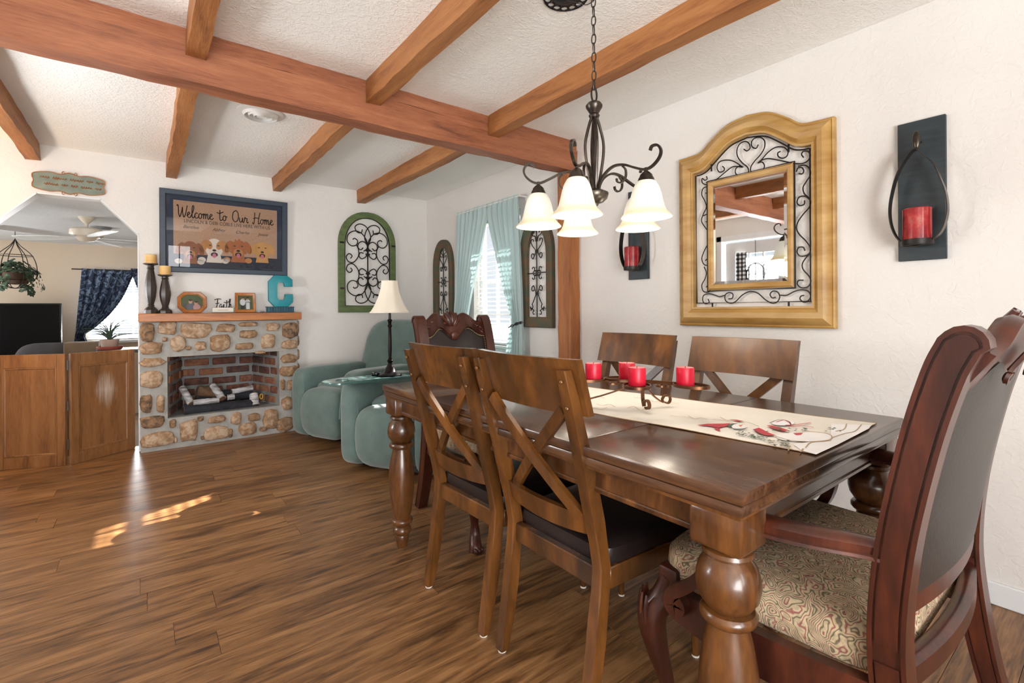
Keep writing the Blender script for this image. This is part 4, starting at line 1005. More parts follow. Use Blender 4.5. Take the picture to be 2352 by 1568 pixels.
apc((ha - .075, .165), .026, 60, 1, (ha - .012, .28), .006, 0, 1, ((ha - .045, .21),), turns=.75)
apc((ha - .038, .115), .02, 90, -1, (ha - .08, .145), .014, 90, 1, ((ha - .06, .15),), turns=.6)
dup(ap, (XR - .002, 4.685, .978), RW, 'tall weathered arched panel with black iron curls, left of the curtains near the corner')
# ---- green arched panel on the back wall
MT['green'] = plain('distressed_green_wood', srgb(96, 112, 66), .6, c2=srgb(76, 92, 54), nscale=8, stretch=(1, 1, 3), bmp=.25, bscale=40)
GW, GH = .606, 1.035; hg = GW / 2
gp = thing('arched_wall_panel', 'green round-topped wall panel with black iron scrolls above the recliner', 'wall panel', (1.548, YB - .002, 1.103))
go = archline(GW, 0, .70, GH); gi_ = [(.062 + x / GW * (GW - .124), .068 + z / GH * (GH - .128)) for x, z in go]
moulding(B(), go, gi_, [(0, 0), (0, -.028), (.1, -.032), (.9, -.032), (1, -.026), (1, 0)]).obj('frame', MT['green'], gp, 30)
b = B(); wirexz(b, [(p[0] + (hg - p[0]) * .02, p[1]) for p in gi_], .006, -.016, closed=True); b.obj('iron_border', MT['iron'], gp)
B().tube([(hg, -.016, .30), (hg, -.016, .70)], .007, 6).obj('iron_stem', MT['iron'], gp)
for z in (.36, .40, .60, .64): B().tube([(hg - .022, -.016, z), (hg + .022, -.016, z)], .009, 6).obj('iron_collar', MT['iron'], gp)
def gq(x, y): q = pt(660 + x / 2.341, 460 + y / 2.341, 'y', YB - .018); return (q.x - 1.548, q.z - 1.103)
G0 = gq(433, 342)
GT = [[(433,242),(416,205),(424,165),(445,140),(475,136),(497,155),(488,180),(466,180),(460,162)],
 [(352,210),(362,204),(378,218),(370,240),(343,243),(322,218),(328,182),(362,164),(400,178),(424,212),(433,242)],
 [(408,255),(394,266),(380,252),(384,230),(406,221),(426,236),(429,258),(410,274)],
 [(372,238),(384,270),(380,305),(355,333),(328,328),(317,303),(332,286),(348,298),(340,312)],
 [(431,268),(426,298),(402,314),(386,300),(392,281),(410,284)]]
for P in GT:
    L = [gq(*q) for q in P]
    for fx in (1, -1):
        for fz in (1, -1):
            Q = smoothpath([(G0[0] + (x - G0[0]) * fx, -.016, G0[1] + (z - G0[1]) * fz) for x, z in L], 5)
            B().tube(Q, .0055, 6).obj('iron_scroll', MT['iron'], gp)
for x, z in ((.03, .24), (.03, .70), (GW - .03, .70), (GW - .03, .24)): B().bx((x - .018, -.038, z - .006), (x + .022, -.0315, z + .012)).obj('strap_hinge', MT['iron'], gp)
# ---- framed print with dogs
PX_, PZ_ = .104, 1.452; PWd, PHt = .968, .682
pc = thing('framed_print', 'large navy framed welcome print with four cartoon dogs above the mantel', 'picture', (PX_, YB - .003, PZ_), 0, None, math.radians(1.7))
moulding(B(), rect(0, 0, PWd, PHt), rect(.045, .045, PWd - .045, PHt - .045), [(0, 0), (0, -.03), (.1, -.034), (.85, -.034), (1, -.026), (1, 0)]).obj('frame', MT['navy'], pc, 30)
MT['mat'] = flatm('dark_navy_mat', 44, 58, 82); MT['kraft'] = plain('burlap_print', srgb(190, 158, 134), .9, c2=srgb(180, 148, 124), nscale=80)
def pl(u, v): p = pt(u, v, 'y', YB - .012); return (p.x - PX_, p.z - PZ_)
shape('mat_board', [rect(.04, .04, PWd - .04, PHt - .04)], MT['mat'], -.008, pc)
kx0, kz0, kx1, kz1 = .094, .135, .882, .600
pr = shape('print_sheet', [rect(kx0, .055, kx1, kz1)], MT['kraft'], -.0095, pc)
shape('print_table', [rect(.05, .045, PWd - .05, .155)], flatm('print_navy', 36, 46, 66), -.0100, pr)
LET = {'W': ([[(0, .85), (.06, .95), (.1, .8), (.12, .3), (.2, 0), (.3, .4), (.36, .8)], [(.36, .8), (.38, .3), (.46, 0), (.58, .4), (.66, .95)]], .62),
 'e': ([[(0, .15), (.14, .26), (.2, .37), (.13, .44), (.06, .3), (.08, .08), (.18, 0), (.3, .14)]], .27), 'l': ([[(0, .12), (.14, .5), (.2, .9), (.13, .98), (.08, .6), (.09, .1), (.16, 0), (.24, .14)]], .22),
 'c': ([[(.22, .36), (.14, .44), (.05, .3), (.06, .08), (.16, 0), (.28, .14)]], .26), 'o': ([[(.14, .42), (.05, .32), (.04, .1), (.13, 0), (.22, .12), (.22, .34), (.14, .42), (.24, .36), (.32, .34)]], .29),
 'm': ([[(0, .34), (.06, .42), (.07, .2), (.06, 0)], [(.07, .22), (.15, .42), (.2, .34), (.2, 0)], [(.2, .22), (.29, .42), (.34, .34), (.34, .08), (.4, 0), (.46, .12)]], .43),
 't': ([[(.1, .85), (.09, .3), (.12, .03), (.2, 0), (.28, .12)], [(-.12, .64), (.08, .58), (.34, .72)]], .28), 'O': ([[(.3, .95), (.1, .78), (.05, .28), (.22, 0), (.42, .2), (.44, .7), (.3, .95), (.16, .84)]], .52),
 'u': ([[(0, .4), (.03, .12), (.1, 0), (.2, .15), (.24, .4)], [(.24, .4), (.24, .1), (.3, 0), (.36, .12)]], .34), 'r': ([[(0, .1), (.08, .46), (.12, .36), (.22, .36), (.2, .1), (.26, 0), (.32, .1)]], .3),
 'H': ([[(.12, .95), (.11, .4), (.04, -.04), (-.06, .1)], [(.52, .98), (.42, .5), (.4, 0), (.5, .1)], [(0, .42), (.2, .5), (.46, .46)]], .52), 'F': ([[(0, .88), (.3, .98), (.6, .95)], [(.3, .97), (.24, .4), (.14, 0), (.02, .08)], [(.08, .48), (.44, .54)]], .44),
 'a': ([[(.22, .38), (.12, .44), (.04, .28), (.05, .06), (.14, .02), (.22, .3), (.22, .08), (.28, 0), (.34, .12)]], .31), 'i': ([[(0, .1), (.09, .44), (.10, .08), (.17, 0), (.26, .14)], [(.11, .60), (.12, .66)]], .25),
 'h': ([[(0, .1), (.12, .6), (.15, .95), (.08, .9), (.06, .4), (.05, 0)], [(.06, .22), (.15, .42), (.2, .34), (.2, .06), (.26, 0), (.32, .12)]], .3), ' ': ([], .36)}
def script(b, text, x, z, h, y, r, wid=None, flat=None):
    tot = sum(LET[c][1] for c in text); k = (wid / tot) if wid else h
    for c in text:
        for st in LET[c][0]:
            P = smoothpath([(x + p[0] * k, y, z + p[1] * h) for p in st], 5)
            if flat: b.tube(P, 0, flat=(r * 2, flat), up=(0, 0, 1)) if False else b.tube(P, r, 5)
            else: b.tube([(p.x, p.y, p.z) for p in P], r, 4)
        x += LET[c][1] * k
    return b
p0, p1 = pl(404, 494), pl(628, 517)
b = script(B(), 'Welcome to Our Home', p0[0] + .005, .462, .105, -.0098, .0034, p1[0] - p0[0] - .01)
b.obj('script_lettering', MT['ink'], pr)
def text(s, x, z, size, y, mat, parent, shear=0, align='LEFT', name='lettering', ext=.0002, width=None):
    cu = bpy.data.curves.new(name, 'FONT'); cu.body = s; cu.size = size; cu.shear = shear; cu.align_x = align; cu.extrude = ext
    o = bpy.data.objects.new(name, cu); COL.objects.link(o)
    dg = bpy.context.evaluated_depsgraph_get(); me = bpy.data.meshes.new_from_object(o.evaluated_get(dg))
    bpy.data.objects.remove(o); me.materials.clear(); me.materials.append(mat)
    q = link(name, me, parent, (x, y, z), (PI / 2, 0, 0))
    if width and me.vertices:
        w0 = max(v.co.x for v in me.vertices) - min(v.co.x for v in me.vertices); q.scale = (width / w0, 1, 1)
    return q
text('LINCOLN & DEBI COBLE LIVE HERE WITH US', .165, .420, .040, -.0100, MT['ink'], pr, width=.655)
for s, x, z in (('Bentlee', .16, .372), ('Abbey', .37, .367), ('Charlie', .545, .361), ('Jessie', .725, .357)): text(s, x, z, .036, -.0100, MT['ink'], pr, .35)
DC = {k: flatm('print_' + k, *c) for k, c in dict(tan=(196, 140, 86), brown=(150, 92, 56), gold=(206, 158, 96), cream=(226, 216, 206), shag=(176, 108, 62), pink=(206, 120, 146), dark=(40, 30, 30)).items()}
def dog(cx, cz, w_, fur, muzzle, ears, tongue, shaggy=False, paws='cream'):
    d = bpy.data.objects.new('printed_dog', None)
    y = -.0106
    b = B(); L = []
    L += [ellipse(cx - w_ * .47, cz + w_ * .22, w_ * .17, w_ * .36, 16, -.35), ellipse(cx + w_ * .47, cz + w_ * .22, w_ * .17, w_ * .36, 16, .35)]
    head = [(cx + w_ * .40 * math.cos(a) * (1 + (.16 * math.sin(11 * a) if shaggy else 0)), cz + w_ * .14 + w_ * .50 * math.sin(a) * (1 + (.12 * math.cos(13 * a) if shaggy else 0))) for a in [2 * PI * i / 60 for i in range(60)]]
    shape('printed_chest', [[(cx - w_ * .36, cz - w_ * .62), (cx + w_ * .36, cz - w_ * .62), (cx + w_ * .26, cz - w_ * .1), (cx - w_ * .26, cz - w_ * .1)]], DC['cream' if fur == 'cream' else fur], y + .0001, pr)
    shape('printed_head', [head], DC[fur], y - .0003, pr)
    shape('printed_ears', L, DC[ears], y - .0005, pr)
    if fur == 'cream': shape('printed_patch', [ellipse(cx - w_ * .24, cz + w_ * .3, w_ * .15, w_ * .24, 16, .3), ellipse(cx + w_ * .24, cz + w_ * .3, w_ * .15, w_ * .24, 16, -.3)], DC['tan'], y - .0004, pr)
    shape('printed_muzzle', [ellipse(cx, cz - w_ * .10, w_ * .24, w_ * .24)], DC[muzzle], y - .0006, pr)
    shape('printed_mouth', [ellipse(cx, cz - w_ * .20, w_ * .16, w_ * .12)], DC['dark'], y - .0008, pr)
    shape('printed_tongue', [ellipse(cx, cz - w_ * .25, w_ * .09, w_ * .12)], DC[tongue], y - .0010, pr)
    shape('printed_features', [ellipse(cx, cz + w_ * .02, w_ * .09, w_ * .06, 12), ellipse(cx - w_ * .18, cz + w_ * .28, w_ * .065, w_ * .028, 10), ellipse(cx + w_ * .18, cz + w_ * .28, w_ * .065, w_ * .028, 10)], DC['dark'], y - .0012, pr)
    if paws:
        shape('printed_paws', [ellipse(cx - w_ * .55, cz - w_ * .5, w_ * .18, w_ * .15, 12), ellipse(cx + w_ * .5, cz - w_ * .5, w_ * .18, w_ * .15, 12)], DC[paws], y - .0009, pr)
for u, v, w_, f, mz, er, sh_, pw in ((437, 580, .15, 'brown', 'tan', 'brown', False, 'cream'), (492, 576, .165, 'cream', 'cream', 'tan', False, 'cream'), (547, 577, .16, 'shag', 'tan', 'shag', True, 'tan'), (602, 580, .15, 'gold', 'gold', 'gold', False, None)):
    q = pl(u, v); dog(q[0], q[1], w_, f, mz, er, 'pink', sh_, pw)
b = B(); b.flat(rect(.044, .044, PWd - .044, PHt - .044), -.016); b.obj('glass', MT['pane_pic'], pc, 0)
# ---- plaque above the archway
MT['plaque'] = plain('grey_green_plaque', srgb(126, 136, 124), .7, c2=srgb(112, 122, 112), nscale=20)
MT['copper'] = plain('copper_edge', srgb(168, 112, 72), .45, .4)
sg = thing('wall_plaque', 'ornate grey-green scalloped sign with two lines of script above the archway', 'sign', (-.648, YB - .002, 2.012))
q = [(.02, .02), (.1, .004), (.16, .012), (.21, -.004), (.26, .012), (.32, .004), (.40, .02), (.412, .045), (.405, .075), (.412, .105), (.40, .13), (.32, .146), (.26, .138), (.21, .154), (.16, .138), (.1, .146), (.02, .13), (.008, .105), (.015, .075), (.008, .045)]
P = [(p.x, p.z) for p in smoothpath([(x, 0, z) for x, z in q], 4, True)]
B().prism(P, -.014, 0, .003).obj('board', MT['plaque'], sg)
b = B(); wirexz(b, P, .0035, -.014, closed=True); b.obj('edge_bead', MT['copper'], sg)
b = B()
for s in (-1, 1):
    for z, d in ((.148, 1), (.002, -1)): wirexz(b, spiral((.21 + s * .03, z), .014, 90 * d, s * d, 1.0), .003, -.012)
b.obj('crest_scroll', MT['copper'], sg)
# the two lines cannot be read in the photograph: raised script strokes stand for them
b = B(); rnd = random.Random(3)
for z, x0, x1 in ((.098, .05, .37), (.052, .07, .36)):
    x = x0
    while x < x1:
        k = rnd.randint(3, 6); pts = []
        for i in range(k * 3): pts.append((x + i * .0045, -.0155, z + (.012 if i % 3 == 1 else 0) + rnd.uniform(-.003, .004)))
        b.tube(smoothpath(pts, 3), .0022, 4); x += k * .0135 + .014
b.obj('raised_script', MT['copper'], sg)
# ================================================================ curtains
MT['curtain'] = plain('pale_teal_curtain', srgb(184, 202, 202), .85, c2=srgb(172, 192, 193), nscale=5, stretch=(1, 1, .3), sheen=.3, spec=.1)
def translucent(m, c, k=.3):
    nt = m.node_tree; bs = nt.nodes['Principled BSDF']; out = nt.nodes['Material Output']
    t = N(nt, 'ShaderNodeBsdfTranslucent'); t.inputs[0].default_value = c; mx = N(nt, 'ShaderNodeMixShader'); mx.inputs[0].default_value = k
    nt.links.new(bs.outputs[0], mx.inputs[1]); nt.links.new(t.outputs[0], mx.inputs[2]); nt.links.new(mx.outputs[0], out.inputs['Surface'])
translucent(MT['curtain'], srgb(180, 205, 205), .10)
def curtain(name, mat, rows_, pleats, amp, parent, yc=0, gather=None, n=60):
    """rows_: (z, x0, x1, amplitude factor) from the top down, in wall-local metres"""
    b = B(); R = []
    keys = smoothpath([(r[1], r[2], r[0]) for r in rows_], 7); af = smoothpath([(r[3], 0, r[0]) for r in rows_], 7)
    for k, a in zip(keys, af):
        row = []
        for i in range(n + 1):
            u = i / n; x = k.x + (k.y - k.x) * (u + .012 * math.sin(u * 23))
            row.append((x, yc - amp * a.x * (math.sin(u * pleats * 2 * PI) * .7 + .3 * math.sin(u * pleats * 4.3 * PI + 1) + k.z * 0), k.z))
        R.append(row)
    b.grid(R); return b.obj(name, mat, parent, 70)
def wy(u, v, off=.08): return pt(u, v, 'x', XR - off)
CO = 4.20                                                            # local x = CO - y
ct = thing('window_curtain', 'pale teal curtain panel tied back with a black chain, right half of the window', 'curtain', (XR, CO, 0), RW, 'teal window curtains')
# drawn from the rod down to the chain tie-back, then falling free
curtain('cloth', MT['curtain'], [(2.075, CO - 3.575, CO - 3.118, .5), (2.04, CO - 3.575, CO - 3.118, .55), (1.95, CO - 3.575, CO - 3.115, .8), (1.62, CO - 3.455, CO - 3.105, 1.), (1.30, CO - 3.335, CO - 3.09, 1.), (1.06, CO - 3.235, CO - 3.085, 1.), (.985, CO - 3.222, CO - 3.083, .9), (.90, CO - 3.26, CO - 3.08, 1.), (.74, CO - 3.30, CO - 3.075, 1.1), (.5, CO - 3.31, CO - 3.07, 1.1), (.36, CO - 3.31, CO - 3.07, 1.1)], 6, .022, ct, -.08)
chain_me = B().tube([(.0095 * math.cos(a), 0, .019 * math.sin(a)) for a in [2 * PI * i / 12 for i in range(12)]], .0034, 5, True).mesh('chain_link', MT['iron'])
P = smoothpath([(CO - 3.228, -.112, .972), (CO - 3.16, -.115, .99), (CO - 3.105, -.108, 1.008), (CO - 3.09, -.085, 1.013)], 2)
for i in range(len(P) - 1):
    d = P[i + 1] - P[i]; o = link('chain_link', chain_me, ct, P[i].lerp(P[i + 1], .5)); o.rotation_mode = 'QUATERNION'
    o.rotation_quaternion = d.to_track_quat('Z', 'Y') @ Matrix.Rotation((i % 2) * PI / 2 + .5, 4, 'Z').to_quaternion()
ct2 = thing('window_curtain', 'pale teal curtain panel drawn to the left half of the window behind the far armchair', 'curtain', (XR, CO, 0), RW, 'teal window curtains')
curtain('cloth', MT['curtain'], [(2.075, CO - 4.10, CO - 3.580, .5), (2.04, CO - 4.10, CO - 3.580, .55), (1.95, CO - 4.105, CO - 3.585, .8), (1.62, CO - 4.12, CO - 3.705, 1.), (1.30, CO - 4.14, CO - 3.845, 1.), (1.06, CO - 4.16, CO - 3.93, 1.), (.93, CO - 4.17, CO - 3.99, .9), (.80, CO - 4.17, CO - 3.97, 1.), (.5, CO - 4.18, CO - 3.93, 1.1), (.36, CO - 4.18, CO - 3.93, 1.1)], 7, .022, ct2, -.08)
rd = thing('curtain_rod', 'slim curtain rod gathered inside the teal curtain tops', 'curtain rod', (XR, CO, 0), RW)
B().tube([(CO - 4.11, -.08, 2.058), (CO - 3.11, -.08, 2.058)], .007, 8).obj('rod', MT['white'], rd)
for x in (CO - 4.11, CO - 3.11): B().tube([(x, -.08, 2.058), (x, -.004, 2.058)], .007, 8).obj('rod_bracket', MT['white'], rd)
# ================================================================ chandelier over the table
CHX, CHY = 1.412, 1.306
cd = thing('chandelier', 'five-light bronze chandelier with frosted bell shades on a chain over the table', 'chandelier', (CHX, CHY, 1.488))
CZ = 1.48
def cz(z): return z - CZ
B().lathe([(0, cz(1.488)), (.006, cz(1.49)), (.009, cz(1.497)), (.006, cz(1.503)), (.012, cz(1.508)), (.008, cz(1.514)), (.014, cz(1.52)), (.016, cz(1.526)), (.034, cz(1.532)), (.049, cz(1.546)), (.054, cz(1.562)), (.053, cz(1.568)), (.046, cz(1.572)), (.03, cz(1.58)), (0, cz(1.58))], 28).obj('bowl', MT['bronze'], cd)
B().lathe([(0, cz(1.862)), (.018, cz(1.864)), (.022, cz(1.872)), (.017, cz(1.88)), (.024, cz(1.892)), (.032, cz(1.904)), (.033, cz(1.912)), (.026, cz(1.922)), (.012, cz(1.93)), (0, cz(1.931))], 24).obj('top_cap', MT['bronze'], cd)
for k in range(4):
    a = PI / 4 + k * PI / 2 + .25
    P = smoothpath([(.010, 0, 1.868), (.022, 0, 1.83), (.036, 0, 1.77), (.036, 0, 1.72), (.026, 0, 1.65), (.016, 0, 1.60), (.016, 0, 1.575)], 4)
    B().tube([(p.x * math.cos(a), p.x * math.sin(a), cz(p.z)) for p in P], .0058, 7).obj('cage_rod', MT['bronze'], cd)
B().tube([(0, 0, cz(1.575)), (0, 0, cz(1.87))], .006, 8).obj('centre_rod', MT['bronze'], cd)
MT['shade_glass'] = None
m_, nt_, bs_ = newmat('frosted_amber_glass')
tc = N(nt_, 'ShaderNodeTexCoord'); sx_ = N(nt_, 'ShaderNodeSeparateXYZ'); nt_.links.new(tc.outputs['Object'], sx_.inputs[0])
v_ = coords(nt_, (1, 1, 1)); rc_ = ramp(nt_, [(.0, srgb(226, 176, 92)), (.12, srgb(232, 206, 130)), (.20, srgb(255, 246, 214)), (.45, srgb(255, 255, 250)), (1, srgb(226, 236, 224))], N(nt_, 'ShaderNodeMapRange').outputs[0])
mr = [n for n in nt_.nodes if n.bl_idname == 'ShaderNodeMapRange'][0]; mr.inputs['From Min'].default_value = 0; mr.inputs['From Max'].default_value = .15; nt_.links.new(sx_.outputs['Z'], mr.inputs['Value'])
bs_.inputs['Base Color'].default_value = srgb(214, 208, 190); nt_.links.new(rc_, bs_.inputs['Emission Color']); bs_.inputs['Emission Strength'].default_value = .42; bs_.inputs['Roughness'].default_value = .35
MT['shade_glass'] = m_
RA = .222
shade_me = B().lathe([(.0905, .0), (.0895, .003), (.083, .010), (.071, .022), (.0645, .036), (.0585, .06), (.053, .085), (.046, .108), (.036, .126), (.024, .136), (.0225, .133), (.034, .122), (.0435, .105), (.0505, .083), (.056, .058), (.062, .034), (.0685, .020), (.081, .008), (.0885, .0)], 32, cap=False).mesh('glass_shade', MT['shade_glass'])
MT['bulb'] = emit('lit_bulb', srgb(255, 244, 224), 4.0)
bulb_me = B().lathe([(0, 0), (.012, .003), (.02, .014), (.023, .028), (.02, .042), (.013, .056), (.012, .07), (0, .07)], 16).mesh('bulb', MT['bulb'])
arm_pts = smoothpath([(.018, 1.566), (.024, 1.60), (.045, 1.632), (.085, 1.655), (.13, 1.652), (.175, 1.632), (.215, 1.617), (.245, 1.622), (.272, 1.645), (.280, 1.670), (.268, 1.692), (.246, 1.694), (.238, 1.680)] and [(a, 0, c) for a, c in [(.018, 1.566), (.024, 1.60), (.045, 1.632), (.085, 1.655), (.13, 1.652), (.175, 1.632), (.215, 1.617), (.245, 1.622), (.272, 1.645), (.280, 1.670), (.268, 1.692), (.246, 1.694), (.238, 1.680)]], 5)
arm_me = B().tube([(p.x, 0, cz(p.z)) for p in arm_pts], 0, flat=(.011, .008), up=(0, 1, 0)).mesh('arm', MT['bronze'])
cur = [(.125, 1.648), (.138, 1.632), (.138, 1.605), (.122, 1.588), (.104, 1.592), (.099, 1.606)]
curl_me = B().tube([(p.x, 0, cz(p.z)) for p in smoothpath([(a, 0, c) for a, c in cur], 5)], 0, flat=(.009, .006), up=(0, 1, 0)).mesh('arm_curl', MT['bronze'])
hold_me = B().lathe([(0, .062), (.006, .06), (.006, .048), (.012, .044), (.022, .034), (.024, .026), (.027, .022), (.03, .012), (.034, .004), (.034, 0), (0, 0)], 20).mesh('shade_holder', MT['bronze'])
fwang = math.atan2(FW.y, FW.x)
for k, th in enumerate((-82, -10, 62, 134, 206)):
    a = fwang - math.radians(th)                                      # degrees clockwise from straight ahead
    ar = link('arm', arm_me, cd, None, (0, 0, a)); link('arm_curl', curl_me, ar)
    h = link('shade_holder', hold_me, ar, (RA, 0, cz(1.562)))
    s = link('glass_shade', shade_me, ar, (RA, 0, cz(1.442)))
    bu = link('bulb', bulb_me, ar, (RA, 0, cz(1.474)))
    L = bpy.data.lights.new('chandelier_bulb', 'POINT'); L.energy = 2.6; L.color = (1.0, .92, .80); L.shadow_soft_size = .07
    lo = bpy.data.objects.new('chandelier_bulb', L); COL.objects.link(lo); lo.location = (CHX + RA * math.cos(a), CHY + RA * math.sin(a), 1.41)
lk = B().tube([(.0085 * math.cos(t_), 0, .0205 * math.sin(t_)) for t_ in [2 * PI * i / 14 for i in range(14)]], .0024, 5, True).mesh('chain_link', MT['bronze'])
big = B().tube([(.015 * math.cos(t_), 0, .03 * math.sin(t_)) for t_ in [2 * PI * i / 18 for i in range(18)]], .0038, 6, True).obj('top_loop', MT['bronze'], cd, 40, (0, 0, cz(1.955)))
z = 1.994; i = 0
while z < ZC - .02: link('chain_link', lk, cd, (0, 0, cz(z)), (0, 0, (i % 2) * PI / 2 + .4)); z += .036; i += 1
cp = pt(1300, -2, 'z', ZC - .012)
B().tube([(0, 0, cz(ZC - .03)), (0, 0, cz(ZC - .001))], .004, 6).obj('ceiling_hook', MT['bronze'], cd)
cn = B().lathe([(0, cz(ZC - .001)), (.06, cz(ZC - .001)), (.058, cz(ZC - .012)), (.03, cz(ZC - .024)), (0, cz(ZC - .026))], 24, (cp.x - CHX, cp.y - CHY, 0)).obj('canopy', MT['iron'], cd)
b = B()
for k in range(14):
    a = 2 * PI * k / 14; b.tube([(cp.x - CHX + (.072 + .014 * math.cos(q)) * math.cos(a) - .016 * math.sin(q) * math.sin(a), cp.y - CHY + (.072 + .014 * math.cos(q)) * math.sin(a) + .016 * math.sin(q) * math.cos(a), cz(ZC - .012)) for q in [2 * PI * i / 10 for i in range(10)]], .003, 5, True)
b.tube([(cp.x - CHX + .087 * math.cos(q), cp.y - CHY + .087 * math.sin(q), cz(ZC - .012)) for q in [2 * PI * i / 30 for i in range(30)]], .0035, 5, True)
b.obj('canopy_lace_rim', MT['iron'], cd)
P = smoothpath([(0, 0, cz(ZC - .032)), ((cp.x - CHX) * .3, (cp.y - CHY) * .3, cz(ZC - .045)), ((cp.x - CHX) * .8, (cp.y - CHY) * .8, cz(ZC - .03)), (cp.x - CHX, cp.y - CHY, cz(ZC - .026))], 5)
B().tube(P, .0018, 5).obj('cord', MT['iron'], cd)
# ================================================================ table runner with winter print
MT['runner'] = plain('ivory_runner', srgb(238, 234, 226), .9, c2=srgb(232, 227, 217), nscale=6, bmp=.15, bscale=200)
RZ = TH + .0008
run = thing('table_runner', 'ivory table runner with a snowman and holly print along the table', 'table runner', (1.45, 1.3, RZ))
RO = Vector((1.45, 1.3, RZ))
def rx0(y): return 1.279 - .106 * (y - .48)
def rx1(y): return 1.765 - .172 * (y - .494) - .03 * math.exp(-((y - .49) / .05) ** 2) * 0
b = B(); R = []
def rz_(x, y): return RZ + .0012 + .0010 * math.sin(x * 21 + y * 9) + .0008 * math.sin(y * 17)
for i in range(41):
    y0 = .478 + (2.16 - .478) * i / 40; row = []
    for j in range(17):
        q = j / 16; y = y0 + (.012 * q if i == 0 else 0); x = rx0(y) + (rx1(y) - rx0(y)) * q; row.append((x, y, rz_(x, y)))
    R.append(row)
b.grid(R); local(b, RO).obj('cloth', MT['runner'], run, 60)
b = B()
for side in (0, 16): b.tube([R[i][side] for i in range(41)], .0011, 5)
b.tube(R[0], .0011, 5); local(b, RO).obj('hem', plain('tan_hem', srgb(176, 140, 108), .9), run)
PR = {k: flatm('runner_' + k, *c) for k, c in dict(red=(196, 70, 80), green=(84, 112, 92), grey=(120, 116, 100), white=(248, 248, 250), brown=(190, 160, 124), dark=(66, 66, 70), orange=(226, 130, 70)).items()}
def rp(zx, zy): return pt(1560 + zx / 4.704, 920 + zy / 4.704, 'z', RZ + .0045)
def printed(name, polys, key, lift=0.):
    b = B()
    for P in polys:
        vs_ = [b.bm.verts.new(rp(*p) + Vector((0, 0, lift))) for p in P]
        b.bm.faces.new(vs_)
    local(b, RO).obj(name, PR[key], run, 0)
def el(cx, cy, rx, ry, n=24, a=0): return ellipse(cx, cy, rx, ry, n, a)
def stroke(name, P, wpx, key, lift=.0009):
    b = B(); pts = [rp(p.x, p.y) + Vector((0, 0, lift)) for p in smoothpath([(x, y, 0) for x, y in P], 6)]
    b.tube(pts, 0, flat=(.0003, wpx), up=(0, 0, 1)); local(b, RO).obj(name, PR[key], run, 0)
printed('snow_hill', [[(1640, 250), (2080, 262), (2050, 300), (1720, 470), (1480, 580), (1330, 540), (1230, 470), (1500, 430), (1640, 400)]], 'white')
printed('snowman_body', [el(1350, 392, 300, 52)], 'white', .0003)
stroke('outline', [(1040, 385), (1200, 430), (1400, 444), (1600, 430), (1650, 400), (1620, 365), (1500, 342), (1330, 338)], .003, 'brown')
stroke('outline', [(1650, 400), (1790, 355), (1900, 330), (1970, 258)], .0025, 'brown'); stroke('outline', [(1690, 330), (1780, 310), (1810, 250)], .0025, 'brown')
stroke('outline', [(1365, 510), (1420, 455), (1560, 440), (1640, 432)], .0025, 'brown'); stroke('outline', [(1310, 555), (1340, 520)], .003, 'brown'); stroke('outline', [(1180, 540), (1200, 490)], .003, 'brown')
printed('hat', [[(190, 263), (300, 250), (480, 247), (560, 243), (520, 272), (430, 292), (330, 276)]], 'red', .0004)
printed('hat_brim', [[(520, 262), (570, 246), (640, 246), (590, 258), (560, 280), (545, 295)]], 'green', .0006)
printed('face', [el(640, 281, 74, 26)], 'white', .0007); printed('nose', [[(640, 268), (690, 262), (665, 285)]], 'orange', .0010)
stroke('outline', [(545, 290), (600, 306), (690, 306), (740, 295)], .002, 'dark', .0011)
printed('scarf', [[(800, 310), (860, 292), (905, 312), (960, 342), (1045, 376), (940, 376), (870, 355)]], 'red', .0005)
stroke('outline', [(800, 312), (870, 357), (940, 378), (1045, 378)], .0025, 'dark', .0011)
printed('second_scarf', [[(940, 266), (1000, 268), (1100, 292), (1190, 324), (1120, 328), (1020, 302)]], 'red', .0005)
printed('striped_mitten', [[(1230, 352), (1340, 346), (1315, 370), (1262, 374)]], 'red', .0007)
printed('second_snowman', [el(1120, 238, 125, 30)], 'white', .0003)
stroke('outline', [(980, 240), (1080, 208), (1180, 222), (1210, 260)], .0022, 'dark'); stroke('stripe', [(1050, 232), (1130, 212), (1190, 240), (1210, 268)], .0035, 'red'); stroke('stripe', [(1150, 266), (1250, 262), (1420, 240)], .004, 'red'); stroke('stripe', [(1180, 278), (1330, 275), (1450, 288)], .003, 'red')
printed('small_hat', [[(540, 205), (640, 209), (700, 222), (650, 226)], [(360, 292), (440, 300), (440, 330), (410, 318)]], 'red', .0006)
stroke('outline', [(660, 220), (760, 240), (860, 280)], .0016, 'green')
rnd = random.Random(11); L1, L2 = [], []
for k in range(46):
    t_ = rnd.random(); cx, cy = 640 + 290 * t_ + rnd.uniform(-40, 40), 345 + 70 * t_ + rnd.uniform(-22, 22); a = rnd.uniform(0, PI); w_ = rnd.uniform(16, 30)
    L1.append([(cx - w_ * math.cos(a), cy - w_ * .28 * math.sin(a)), (cx + 5 * math.sin(a), cy + 4), (cx + w_ * math.cos(a), cy + w_ * .28 * math.sin(a)), (cx - 5 * math.sin(a), cy - 4)])
for k in range(30):
    cx, cy = rnd.uniform(960, 1190), rnd.uniform(425, 495); a = rnd.uniform(-.3, .9); w_ = rnd.uniform(18, 32)
    L2.append([(cx - w_ * math.cos(a), cy - w_ * .3 * math.sin(a)), (cx, cy + 5), (cx + w_ * math.cos(a), cy + w_ * .3 * math.sin(a)), (cx, cy - 5)])
for k in range(22):
    cx, cy = rnd.uniform(930, 1740), rnd.uniform(282, 335); w_ = rnd.uniform(12, 30); L1.append([(cx - w_, cy), (cx, cy + 5), (cx + w_, cy + 3), (cx, cy - 4)])
